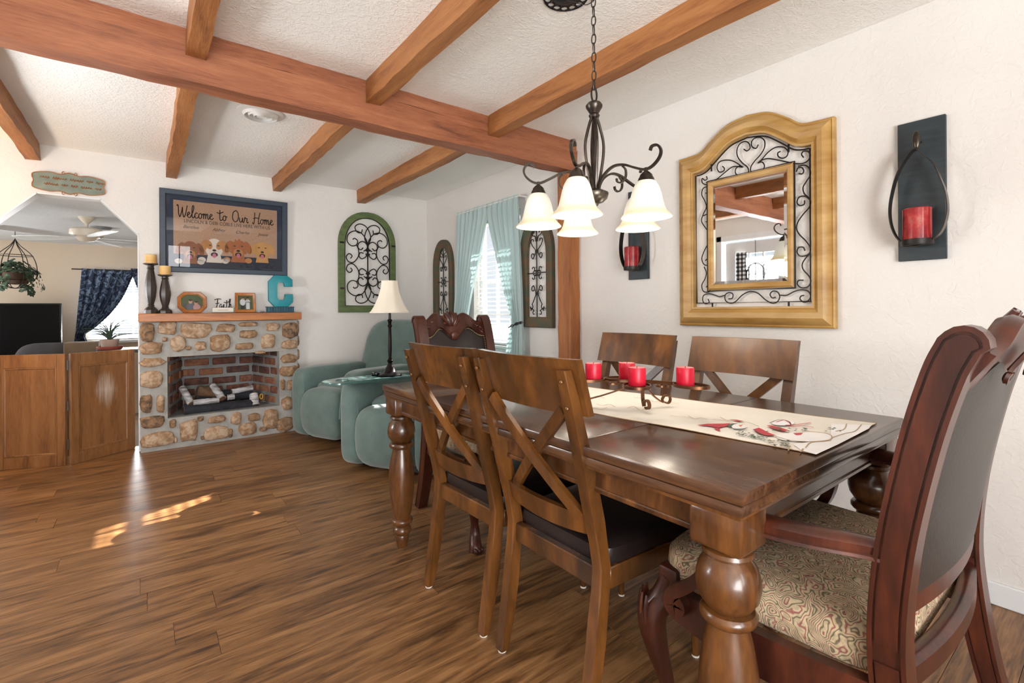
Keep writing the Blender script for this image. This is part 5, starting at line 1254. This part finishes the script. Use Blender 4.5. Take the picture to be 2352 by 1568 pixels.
printed('holly_leaves', L1, 'green', .0012); printed('pine_sprig', L2, 'grey', .0012)
rnd = random.Random(5)
for k in range(16): # faint sketchy branches further along
    cx, cy = 1330 + rnd.uniform(10, 330), 905 + rnd.uniform(0, 62); q = [pt(cx + dx, cy + dx * .1 + rnd.uniform(-4, 4), 'z', RZ + .0045) for dx in (0, 15, 30, 45)]
    if all(rx0(p.y) + .03 < p.x < rx1(p.y) - .03 for p in q): b = B().tube(smoothpath(q, 4), 0, flat=(.0003, .0022), up=(0, 0, 1)); local(b, RO).obj('faint_branch', PR['brown'], run, 0)
# ================================================================ candle stand
MT['copperiron'] = plain('copper_bronze_strap', srgb(122, 82, 52), .38, .75, c2=srgb(88, 58, 40), nscale=14)
CB = TH + .0045; KZ = .874
cs = thing('candle_stand', 'copper strap candle stand with looping rings in the middle of the runner', 'candle holder', (1.36, 1.08, CB))
KO = Vector((1.36, 1.08, CB))
feet = [Vector((1.353, 1.02, CB)), Vector((1.488, 1.036, CB)), Vector((1.225, 1.26, CB))]; hub = Vector((1.375, 1.075, KZ - .006))
for f in feet:
    d = (f - hub); d.z = 0; d.normalize(); P = [hub + d * .012, hub + d * .03 + Vector((0, 0, -.02))]
    c = f + Vector((0, 0, .0225)) ; P += [hub.lerp(f, .55) + Vector((0, 0, -.005))]
    for i in range(14):
        a = math.radians(200 - 26 * i * 1.0) ; r = .020 * (1 - .035 * i)
        P.append(c - d * .0 + d * (r * -math.cos(a + PI)) * 1 + Vector((0, 0, r * math.sin(a))))
    P = [Vector((p.x, p.y, max(p.z, CB + .0025))) for p in P]
    local(B().tube(smoothpath(P, 3), 0, flat=(.012, .004), up=(-d.y, d.x, 0)), KO).obj('leg', MT['copperiron'], cs)
cpos = [(1574, 884), (1463, 884), (1363, 871), (1440, 870)]
CP = [pt(u, v, 'z', KZ) for u, v in cpos]
for p in CP:
    d = (p - hub); d.z = 0; dn = d.normalized(); s_ = Vector((-dn.y, dn.x, 0)); q = p + dn * .02
    P = [q + dn * (.058 * math.cos(a)) + s_ * (.043 * math.sin(a)) for a in [2 * PI * i / 24 for i in range(24)]]
    o = local(B().tube(P, 0, closed=True, flat=(.009, .004), up=(0, 0, 1)), KO).obj('ring', MT['copperiron'], cs)
    local(B().lathe([(0, 0), (.036, 0), (.037, .003), (0, .003)], 20, p + Vector((0, 0, -.0045))), KO).obj('plate', MT['copperiron'], o)
    e = q - dn * .055
    local(B().tube([hub + Vector((0, 0, .0)), hub.lerp(e, .5), e], 0, flat=(.012, .004), up=(0, 0, 1)), KO).obj('strap', MT['copperiron'], cs)
for k in range(len(CP) - 1):
    m0 = CP[k].lerp(CP[k + 1], .5); d = (m0 - hub); d.z = 0; dn = d.normalized() if d.length > .01 else Vector((1, 0, 0)); s_ = Vector((-dn.y, dn.x, 0))
    P = [m0 + dn * (.03 * (1 - i / 26)) * math.cos(i * .42) + s_ * (.022 * (1 - i / 26)) * math.sin(i * .42) + Vector((0, 0, -.003)) for i in range(20)]
    local(B().tube(P, 0, flat=(.006, .003), up=(0, 0, 1)), KO).obj('coil', MT['copperiron'], cs)
wh = ('nearest the right end of the candle stand', 'second from the right, front of the stand', 'leftmost in view beside the near chair back', 'at the back between the middle candles', 'hidden far end of the stand')
for k, p in enumerate(CP):
    cn = thing('pillar_candle', 'short red pillar candle ' + wh[k], 'candle', (p.x, p.y, KZ - .001), 0, 'red pillar candles')
    hgt = .058
    B().lathe([(0, 0), (.027, 0), (.028, .002), (.028, hgt - .004), (.0265, hgt), (.0242, hgt - .003)], 28, cap=False).obj('wax', MT['candle_red'], cn)
    b = B().lathe([(.0265, hgt), (.022, hgt - .004), (.012, hgt - .006), (0.0005, hgt - .007)], 24, cap=False); b.obj('melted_top', MT['candle_top'], cn)
    B().tube([(0, 0, hgt - .007), (.001, 0, hgt + .004)], .001, 5).obj('wick', MT['ink'], cn)
# ================================================================ things on the mantel
ZM = 1.1085; YM = 4.815
MT['darkturn'] = plain('dark_turned_wood', srgb(58, 44, 38), .35, c2=srgb(40, 30, 27), nscale=10, stretch=(1, 1, .4))
MT['ivorywax'] = plain('honey_wax', srgb(226, 190, 128), .5, c2=srgb(216, 164, 92), nscale=3, stretch=(.3, .3, 10))
def stick(x, y, h, label, clabel):
    t = thing('candlestick', label, 'candlestick', (x, y, ZM), 0, 'dark candlesticks on the mantel'); k = h / .40
    pr_ = [(0, 0), (.046, 0), (.047, .012), (.044, .03), (.032, .046), (.022, .056), (.024, .066), (.020, .072), (.024, .09), (.032, .13), (.037, .18), (.038, .22), (.033, .27), (.026, .32), (.021, .35), (.025, .36), (.021, .37)]
    B().lathe([(r, z * k) for r, z in pr_] + [(.022, h - .014), (0, h - .014)], 8).obj('turned_stem', MT['darkturn'], t, 25)
    B().lathe([(0, h - .016), (.024, h - .016), (.05, h - .006), (.05, h), (.044, h - .002), (0, h - .004)], 20).obj('drip_pan', MT['darkturn'], t)
    c = thing('pillar_candle', clabel, 'candle', (x, y, ZM + h - .003), 0, 'ivory pillar candles on the mantel')
    B().lathe([(0, 0), (.038, 0), (.039, .002), (.039, .072), (.036, .075), (.03, .071), (0, .069)], 24).obj('wax', MT['ivorywax'], c)
    B().tube([(0, 0, .069), (.001, 0, .08)], .0012, 5).obj('wick', MT['ink'], c)
stick(.045, 4.825, .400, 'taller dark turned candlestick at the left end of the mantel', 'honey ivory pillar candle on the taller candlestick')
stick(.138, 4.80, .312, 'shorter dark turned candlestick on the mantel', 'honey ivory pillar candle on the shorter candlestick')
MT['oakframe'] = wood('photo_frame_oak', srgb(120, 62, 26), srgb(160, 94, 44), srgb(186, 120, 62), .35, (8, 8, 8))
MT['goldleaf'] = plain('gilt_edge', srgb(196, 150, 84), .3, .5)
PH = {k: flatm('photo_' + k, *c) for k, c in dict(leaf=(86, 98, 62), dim=(96, 84, 70), skin=(196, 152, 128), grey=(96, 100, 112), black=(34, 34, 38), white=(220, 222, 226), pink=(190, 150, 146), hair=(70, 50, 40)).items()}
def photo(name, label, x, w_, h_, outline, figs, mat):
    t = thing(name, label, 'picture frame', (x, YM, ZM + .0025), 0, None, math.radians(-8))
    inn = [(p[0] * .72, h_ / 2 + (p[1] - h_ / 2) * .68) for p in outline]
    moulding(B(), outline, inn, [(0, .012), (0, -.004), (.15, -.008), (.8, -.004), (1, 0), (1, .012)]).obj('frame', mat, t, 30)
    b = B(); moulding(b, [(p[0] * .80, h_ / 2 + (p[1] - h_ / 2) * .76) for p in outline], inn, [(0, -.0045), (.5, -.008), (1, -.003), (1, .0), (0, .0)]); b.obj('gilt_liner', MT['goldleaf'], t, 30)
    ph = shape('photograph', [inn], PH['leaf'], .004, t)
    for nm, P, key, y in figs: shape(nm, P, PH[key], .0035 - y, ph)
    shape('glass', [inn], MT['pane'], .002, t)
    B().bx((-.012, .0125, .012), (.012, .017, h_ * .7), .001).obj('easel_back', MT['black'], t)
    return t
w1, h1 = .205, .178; c_ = .045
photo('photo_frame', 'eight-sided oak and gilt frame holding a photograph of a couple', .322, w1, h1, [(-w1 / 2 + c_, 0), (w1 / 2 - c_, 0), (w1 / 2, c_), (w1 / 2, h1 - c_), (w1 / 2 - c_, h1), (-w1 / 2 + c_, h1), (-w1 / 2, h1 - c_), (-w1 / 2, c_)],
      [('background', [rect(-.07, .03, .07, .08)], 'dim', 0), ('figure', [ellipse(-.012, .05, .03, .034)], 'grey', .0004), ('figure', [ellipse(.032, .046, .026, .03)], 'pink', .0006), ('head', [ellipse(-.012, .096, .014, .018), ellipse(.026, .084, .013, .016)], 'skin', .0008), ('hair', [ellipse(-.012, .108, .013, .009), ellipse(.03, .094, .014, .009)], 'hair', .0010)], MT['oakframe'])
w2, h2 = .165, .175
photo('photo_frame', 'rectangular oak frame with a standing couple, left of the letter C', .715, w2, h2, [(-w2 / 2, 0), (w2 / 2, 0), (w2 / 2 - .004, h2), (-w2 / 2 + .004, h2)],
      [('figure', [rect(-.036, .03, -.004, .075)], 'black', .0002), ('figure', [ellipse(-.02, .092, .022, .03)], 'white', .0004), ('figure', [rect(.006, .03, .034, .1), ellipse(.02, .1, .018, .016)], 'white', .0005), ('head', [ellipse(-.016, .126, .009, .012), ellipse(.02, .122, .009, .012)], 'skin', .0007), ('hair', [ellipse(-.016, .134, .009, .006), ellipse(.02, .131, .010, .007)], 'hair', .0009)], MT['oakframe'])
MT['cream'] = plain('cream_paint', srgb(226, 218, 204), .5)
fs = thing('word_sign', 'small block sign with the black script word Faith', 'sign', (.458, YM, ZM))
B().bx((0, -.012, .0), (.17, .02, .007), .001).obj('base', plain('grey_stone', srgb(110, 108, 106), .6), fs)
B().bx((.006, -.004, .007), (.164, .012, .046), .002).obj('block', MT['cream'], fs)
script(B(), 'Faith', .022, .040, .082, .0, .0032, .13).obj('script_word', MT['ink'], fs)
B().bx((.045, -.0046, .024), (.125, -.004, .0262)).obj('tagline', MT['ink'], fs)
o = B().lathe([(0, 0), (.03, 0), (.04, .006), (.041, .012), (.034, .010), (0, .006)], 18).obj('trinket_dish', plain('silver_glass', srgb(150, 154, 160), .2, .4), None, 40, (.825, 4.80, ZM)); o.scale = (1, .6, 1); tag(o, 'tiny oval silver dish beside the letter C stand', 'dish')
st = thing('decorative_box', 'dark teal fretwork box under the letter C', 'box', (.995, YM, ZM))
B().bx((-.11, -.03, .004), (.11, .03, .052), .001).obj('body', plain('deep_teal', srgb(30, 92, 112), .5), st)
MT['fret'] = plain('dark_fret', srgb(22, 44, 58), .5)
for z in (.004, .050): B().bx((-.116, -.036, z - .003), (.116, .036, z + .003)).obj('rail', MT['fret'], st)
for i in range(11):
    x = -.11 + .022 * i; B().bx((x - .002, -.035, .006), (x + .002, -.031, .048)).obj('fret_bar', MT['fret'], st)
for x in (-.07, 0, .07): B().bx((x - .016, -.035, .018), (x + .016, -.031, .022)).obj('fret_bar', MT['fret'], st); B().bx((x - .016, -.035, .034), (x + .016, -.031, .038)).obj('fret_bar', MT['fret'], st)
# block letter C with chunky serif terminals
def letterC():
    W, Hh = .205, .285; s = .066
    o = [(W, .09), (W, .04), (W - .04, 0), (.05, 0), (0, .055), (0, Hh - .055), (.05, Hh), (W - .05, Hh), (W - .004, Hh - .035), (W - .002, Hh - .10), (W - s - .004, Hh - .10), (W - s - .012, Hh - .062), (.078, Hh - .062), (.068, Hh - .09), (.068, .085), (.08, .058), (W - s - .012, .058), (W - s - .002, .075), (W - s, .115), (W - .002, .115)]
    return o
cl = B().prism(letterC(), -.022, .022, .003).obj('letter_c', MT['teal'], None, 30, (.898, YM, ZM + .0535)); tag(cl, 'big teal block letter C standing at the right end of the mantel', 'letter')
# ================================================================ folding gate in the archway
MT['gate'] = wood('oak_gate', srgb(96, 60, 32), srgb(132, 88, 50), srgb(150, 104, 62), .4, (14, 14, 1.6))
m_ = MT['gate'].copy(); m_.name = 'scuffed_oak_gate'; nt_ = m_.node_tree; bs_ = nt_.nodes['Principled BSDF']
src = bs_.inputs['Base Color'].links[0].from_socket
v_ = coords(nt_, (34, 9, 2.2), False, False); f_ = noise(nt_, v_, 1.3, 6, .7, .6)
sx_ = N(nt_, 'ShaderNodeSeparateXYZ'); nt_.links.new(N(nt_, 'ShaderNodeTexCoord').outputs['Object'], sx_.inputs[0])
def bell(sock, c, w_):
    s = N(nt_, 'ShaderNodeMath', operation='SUBTRACT'); s.inputs[1].default_value = c; nt_.links.new(sock, s.inputs[0])
    a = N(nt_, 'ShaderNodeMath', operation='ABSOLUTE'); nt_.links.new(s.outputs[0], a.inputs[0])
    r = N(nt_, 'ShaderNodeMapRange'); r.inputs['From Min'].default_value = w_; r.inputs['From Max'].default_value = 0; nt_.links.new(a.outputs[0], r.inputs['Value']); return r.outputs[0]
k_ = N(nt_, 'ShaderNodeMath', operation='MULTIPLY'); nt_.links.new(bell(sx_.outputs['X'], .24, .15), k_.inputs[0]); nt_.links.new(bell(sx_.outputs['Z'], .52, .26), k_.inputs[1])
k2 = N(nt_, 'ShaderNodeMath', operation='MULTIPLY'); nt_.links.new(k_.outputs[0], k2.inputs[0]); nt_.links.new(f_, k2.inputs[1])
fc = ramp(nt_, [(.20, (0, 0, 0, 1)), (.55, (.9, .9, .9, 1))], k2.outputs[0])
mx_ = N(nt_, 'ShaderNodeMix', data_type='RGBA'); nt_.links.new(fc, mx_.inputs['Factor']); nt_.links.new(src, mx_.inputs['A']); mx_.inputs['B'].default_value = srgb(206, 192, 180); nt_.links.new(mx_.outputs['Result'], bs_.inputs['Base Color'])
MT['gate_scuff'] = m_
GH_ = .818
g = thing('folding_gate', 'two-leaf oak panel gate closing the archway, right leaf scuffed white', 'gate', (-.445, 4.79, 0))
def leaf(p0, p1, mat):
    d = Vector((p1[0] - p0[0], p1[1] - p0[1], 0)); L = d.length; a = math.atan2(d.y, d.x)
    o = B().bx((.05, -.006, .06), (L - .05, .006, GH_ - .06)).obj('leaf', mat, g, 0, (p0[0] + .445, p0[1] - 4.79, .0006), (0, 0, a))
    for A, C, nm in (((0, -.012, 0), (.052, .012, GH_), 'stile'), ((L - .052, -.012, 0), (L, .012, GH_), 'stile'), ((.0525, -.012, GH_ - .095), (L - .0525, .012, GH_), 'rail'), ((.0525, -.012, 0), (L - .0525, .012, .085), 'rail')): B().bx(A, C, .002).obj(nm, MT['gate'], o)
    b = B(); moulding(b, rect(.053, .086, L - .053, GH_ - .096), rect(.066, .099, L - .066, GH_ - .109), [(0, -.006), (0, -.011), (.5, -.012), (1, -.007), (1, -.006)]); b.obj('bead', MT['gate'], o)
    return o
leaf((-.845, 4.965), (-.456, 4.793), MT['gate']); leaf((-.436, 4.793), (-.068, 5.045), MT['gate_scuff'])
MT['hinge'] = plain('dull_steel_hinge', srgb(120, 116, 108), .4, .8)
for z in (.12, .4, .7): B().tube([(-.001, -.004, z), (-.001, -.004, z + .07)], .006, 8).obj('hinge', MT['hinge'], g)
# ================================================================ the den beyond
MT['wallthin'] = MT['wall_den']
# ceiling fan
fn = thing('ceiling_fan', 'white five-blade ceiling fan in the den', 'ceiling fan', (-.43, 6.12, DZC))
MT['fanw'] = plain('off_white_enamel', srgb(226, 214, 196), .4); MT['fanblade'] = plain('white_blade', srgb(232, 232, 230), .4)
B().lathe([(0, 0), (.06, 0), (.062, -.012), (.03, -.05), (.018, -.062), (0, -.062)], 20).obj('canopy', MT['fanw'], fn)
B().tube([(0, 0, -.05), (0, 0, -.10)], .013, 10).obj('downrod', MT['fanw'], fn)
B().lathe([(0, -.095), (.05, -.10), (.105, -.108), (.125, -.125), (.128, -.165), (.12, -.185), (.08, -.20), (.06, -.225), (.03, -.235), (0, -.236)], 28).obj('motor_housing', MT['fanw'], fn)
for k in range(5):
    a = math.atan2(-RT0.y, -RT0.x) + 2 * PI * k / 5 + .03
    ou = [(.10, -.02), (.19, -.045), (.3, -.062), (.56, -.07), (.645, -.055), (.665, 0), (.645, .055), (.56, .07), (.3, .062), (.19, .045), (.10, .02)]
    b = B().prism(ou, -.003, .003); b.warp(lambda c: Vector((c.x, c.z, c.y + .16 * c.z))); b.obj('blade', MT['fanblade'], fn, 30, (0, 0, -.195), (0, 0, a))
t = thing('smoke_alarm', 'small round alarm on the den ceiling behind the fan', 'alarm', tuple(pt(232, 522, 'z', DZC - .001)))
B().lathe([(0, 0), (.09, 0), (.09, -.012), (.07, -.028), (0, -.03)], 24).obj('case', plain('grey_case', srgb(140, 140, 140), .5), t)
# hanging ivy
hp = pt(44, 620, 'y', 7.5); hk = Vector((hp.x - .03, 7.5, DZC))
iv = thing('hanging_plant', 'trailing ivy in a wire basket hanging from the den ceiling', 'plant', (hk.x, hk.y, 1.46))
def iz(z): return z - 1.46
b = B()
for k in range(6):
    a = 2 * PI * k / 6; b.tube([(p.x * math.cos(a), p.x * math.sin(a), p.z) for p in smoothpath([(.0, 0, iz(1.93)), (.04, 0, iz(1.86)), (.13, 0, iz(1.76)), (.17, 0, iz(1.63)), (.16, 0, iz(1.5)), (.08, 0, iz(1.41)), (0, 0, iz(1.39))], 4)], .004, 5)
for r, z in ((.165, 1.56), (.15, 1.48), (.14, 1.75)): b.tube([(r * math.cos(q), r * math.sin(q), iz(z)) for q in [2 * PI * i / 24 for i in range(24)]], .004, 5, True)
b.tube([(0, 0, iz(1.92)), (0, 0, iz(DZC - .001))], .003, 5); b.obj('wire_basket', MT['iron'], iv)
B().lathe([(0, iz(1.43)), (.1, iz(1.44)), (.14, iz(1.56)), (.13, iz(1.56)), (0, iz(1.54))], 18).obj('pot', plain('brown_pot', srgb(90, 66, 50), .8), iv)
MT['ivy'] = plain('ivy_leaf', srgb(62, 84, 56), .5, c2=srgb(42, 62, 46), nscale=3)
def leafcloud(name, n, gen, mat, parent, sz, seed):
    rnd = random.Random(seed); b = B()
    for i in range(n):
        c, nrm = gen(rnd); s_ = sz * rnd.uniform(.6, 1.25); q = Vector(nrm).normalized().to_track_quat('Z', 'Y').to_matrix() @ Matrix.Rotation(rnd.uniform(0, 6.28), 3, 'Z')
        pts = [(0, -1, 0), (.7, -.3, .12), (.45, .35, .1), (0, 1.1, -.1), (-.45, .35, .1), (-.7, -.3, .12)]
        b.bm.faces.new([b.bm.verts.new(Vector(c) + q @ (Vector(p) * s_)) for p in pts])
    o = b.obj(name, mat, parent, 0); o['kind'] = 'stuff'; return o
def gi_ivy(r):
    a = r.uniform(0, 2 * PI); k = r.random()
    if k < .62: rr = .2 * math.sqrt(r.random()); return (rr * math.cos(a), rr * math.sin(a), iz(1.56 + .15 * (1 - (rr / .2) ** 2) * r.random())), (math.cos(a) * .6, math.sin(a) * .6, .6)
    d = r.choice([.3, 1.4, 2.6, 3.6, 4.4, 5.5]); h = r.random(); return ((.17 + .05 * h) * math.cos(d) + r.uniform(-.03, .03), (.17 + .05 * h) * math.sin(d) + r.uniform(-.03, .03), iz(1.56 - .26 * h * (1 if d in (3.6, 5.5) else .75))), (math.cos(d), math.sin(d), .2)
leafcloud('ivy_leaves', 420, gi_ivy, MT['ivy'], iv, .026, 4)
# television on a stand
tv = thing('television', 'large black flat television at the left edge of the den', 'television', (-1.20, 7.9, .56), math.radians(-6))
B().bx((-.62, -.02, 0), (.42, .02, .672), .004).obj('bezel', MT['black'], tv)
b = B(); b.flat(rect(-.605, .015, .405, .657), -.0206); m_, nt_, bs_ = newmat('dark_screen'); bs_.inputs['Base Color'].default_value = srgb(6, 6, 7); bs_.inputs['Roughness'].default_value = .3; bs_.inputs['Specular IOR Level'].default_value = .15; b.obj('screen', m_, tv, 0)
B().bx((-.3, -.1, -.012), (.1, .1, -.001), .003).obj('foot', MT['black'], tv)
MT['espresso'] = plain('espresso_wood', srgb(52, 44, 42), .4, c2=srgb(42, 36, 35), nscale=10, stretch=(1, 8, 8))
ts = thing('media_stand', 'low dark media stand carrying the television', 'stand', (-1.25, 7.92, DZF))
B().bx((-.7, -.2, .8), (.6, .2, .845), .004).obj('top', MT['espresso'], ts); B().bx((-.68, -.19, .05), (.58, .19, .15)).obj('shelf', MT['espresso'], ts)
for x in (-.68, .54):
    for y in (-.19, .15): B().bx((x, y, 0), (x + .04, y + .04, .8)).obj('leg', MT['espresso'], ts)
# grey armchair back rising above the gate
ga = thing('den_armchair', 'rounded grey armchair back just visible above the gate by the television', 'armchair', (-.86, 6.6, DZF), math.radians(165))
MT['greyfab'] = plain('charcoal_fleece', srgb(70, 66, 66), .95, c2=srgb(56, 54, 54), bmp=.4, bscale=200)
B().soft((0, -.28, .60), (.56, .22, 1.02), .5, .6, 30, 18).obj('backrest', MT['greyfab'], ga)
for s in (-1, 1): B().soft((s * .33, .02, .32), (.16, .66, .6), .4, .4).obj('arm', MT['greyfab'], ga)
B().soft((0, .05, .3), (.54, .62, .42), .4, .4).obj('seat', MT['greyfab'], ga)
# plant table, box, potted spider plant
def dp_(u, v, y): return pt(u, v, 'y', y)
q0, q1 = dp_(228, 803, 5.62), dp_(322, 803, 5.62); tz = q0.z
pt_ = thing('plant_table', 'dark narrow table behind the gate holding the spiky plant', 'table', ((q0.x + q1.x) / 2, 5.62, DZF))
B().bx((q0.x - (q0.x + q1.x) / 2 - .02, -.13, tz - DZF - .03), (.24, .22, tz - DZF), .003).obj('top', MT['espresso'], pt_)
for x in (-.18, .2):
    for y in (-.11, .18): B().bx((x - .02, y - .02, 0), (x + .02, y + .02, tz - DZF - .03)).obj('leg', MT['espresso'], pt_)
pp = dp_(252, 800, 5.58)
sp = thing('potted_plant', 'spiky thin-leaved plant in a pot on a red saucer by the den window', 'plant', (pp.x, 5.58, tz + .0005))
B().lathe([(0, 0), (.082, 0), (.092, .012), (.092, .03), (.086, .03), (.08, .012), (0, .012)], 24).obj('saucer', plain('terracotta_red', srgb(150, 70, 58), .7), sp)
B().lathe([(0, .012), (.055, .012), (.066, .08), (.068, .09), (.06, .09), (0, .082)], 20).obj('pot', plain('pale_pot', srgb(176, 150, 136), .7), sp)
rnd = random.Random(9); MT['spike'] = plain('dusty_green_leaf', srgb(70, 88, 72), .6, c2=srgb(52, 68, 58)); b = B()
for k in range(34):
    a = rnd.uniform(0, 2 * PI); L = rnd.uniform(.08, .24); h = rnd.uniform(.05, .2); P = smoothpath([(0, 0, .085), (L * .35 * math.cos(a), L * .35 * math.sin(a), .085 + h * .7), (L * math.cos(a), L * math.sin(a), .085 + h * (1 if L < .2 else .75))], 4)
    b.tube(P, [.006 * (1 - .85 * i / (len(P) - 1)) for i in range(len(P))], 5)
b.obj('leaves', MT['spike'], sp)
bq0, bq1 = dp_(146, 812, 5.90), dp_(226, 785, 5.90)
o = B().bx((bq0.x, 5.90, DZF + .0), (bq1.x, 6.15, bq1.z), .004).obj('side_cabinet', plain('taupe_cabinet', srgb(132, 112, 86), .7, c2=srgb(120, 100, 78)), None, 40)
tag(o, 'plain taupe cabinet top showing above the gate between the television and the plant', 'cabinet')
# den window dressing
def damask():
    m, nt, bs = newmat('navy_damask'); bs.inputs['Roughness'].default_value = .85
    v = coords(nt, (1, 1, 1)); f = noise(nt, v, 11, 2, .4, 2.2)
    nt.links.new(ramp(nt, [(.44, srgb(34, 46, 70)), (.50, srgb(38, 50, 74)), (.53, srgb(92, 108, 130)), (.64, srgb(104, 120, 138)), (.68, srgb(44, 58, 82))], f), bs.inputs['Base Color']); return m
MT['damask'] = damask()
def dw(u, v): return pt(u, v, 'y', DY - .10)
dcv = thing('den_curtain', 'navy damask curtain swept to the left side of the den window', 'curtain', (0, DY, 0))
R = []
for ul, ur, v in ((187, 318, 616), (187, 316, 624), (186, 306, 632), (184, 296, 655), (181, 283, 682), (178, 262, 712), (176, 240, 735), (174, 215, 756), (172, 196, 770), (170, 204, 790), (168, 214, 815)):
    a, c = dw(ul, v), dw(ur, v); R.append((a.z, a.x, c.x, 1.))
curtain('cloth', MT['damask'], R, 6, .02, dcv, -.09)
dc2 = thing('den_curtain', 'navy damask curtain corner at the right of the den window', 'curtain', (0, DY, 0))
R = []
for ul, v in ((300, 616), (302, 628), (309, 645), (322, 680), (338, 720), (352, 760)): a = dw(ul, v); R.append((a.z, a.x, .42, 1.))
curtain('cloth', MT['damask'], R, 4, .02, dc2, -.07)
B().tube([(-.75, -.09, dw(187, 618).z), (.5, -.09, dw(187, 618).z)], .008, 8).obj('rod', MT['espresso'], dcv)
dbl = thing('den_blind', 'white slat blind half open over the den window', 'blind', (-.60, DY + .03, .745))
sl2 = B(); sl2.grid([[(0, -.02, -.005), (.96, -.02, -.005)], [(0, .02, .006), (.96, .02, .006)], [(0, .02, .0045), (.96, .02, .0045)], [(0, -.02, -.0065), (.96, -.02, -.0065)]], closed_v=True); sm = sl2.mesh('slat', MT['slat'], 0)
for i in range(24): link('slat', sm, dbl, (0, 0, .02 + .0365 * i))

# floor lamp just out of view at the left, whose glow warms the left end of the back wall
fl = thing('floor_lamp', 'lit floor lamp in the back left corner beside the archway', 'lamp', (-1.12, 4.52, 0))
B().lathe([(0, .001), (.13, .001), (.13, .012), (.03, .03), (.012, .05), (0, .05)], 24).obj('base', MT['lampmetal'], fl)
B().tube([(0, 0, .04), (0, 0, 1.52)], .01, 8).obj('pole', MT['lampmetal'], fl)
m_ = emit('glowing_linen', srgb(255, 214, 150), 1.6)
B().lathe([(.17, 1.42), (.11, 1.66), (.107, 1.66), (.167, 1.42)], 28, cap=False).obj('lamp_shade', m_, fl)
L = bpy.data.lights.new('floor_lamp_bulb', 'POINT'); L.energy = 14; L.color = (1.0, .78, .52); L.shadow_soft_size = .05
lo = bpy.data.objects.new('floor_lamp_bulb', L); COL.objects.link(lo); lo.location = (-1.12, 4.52, 1.60)
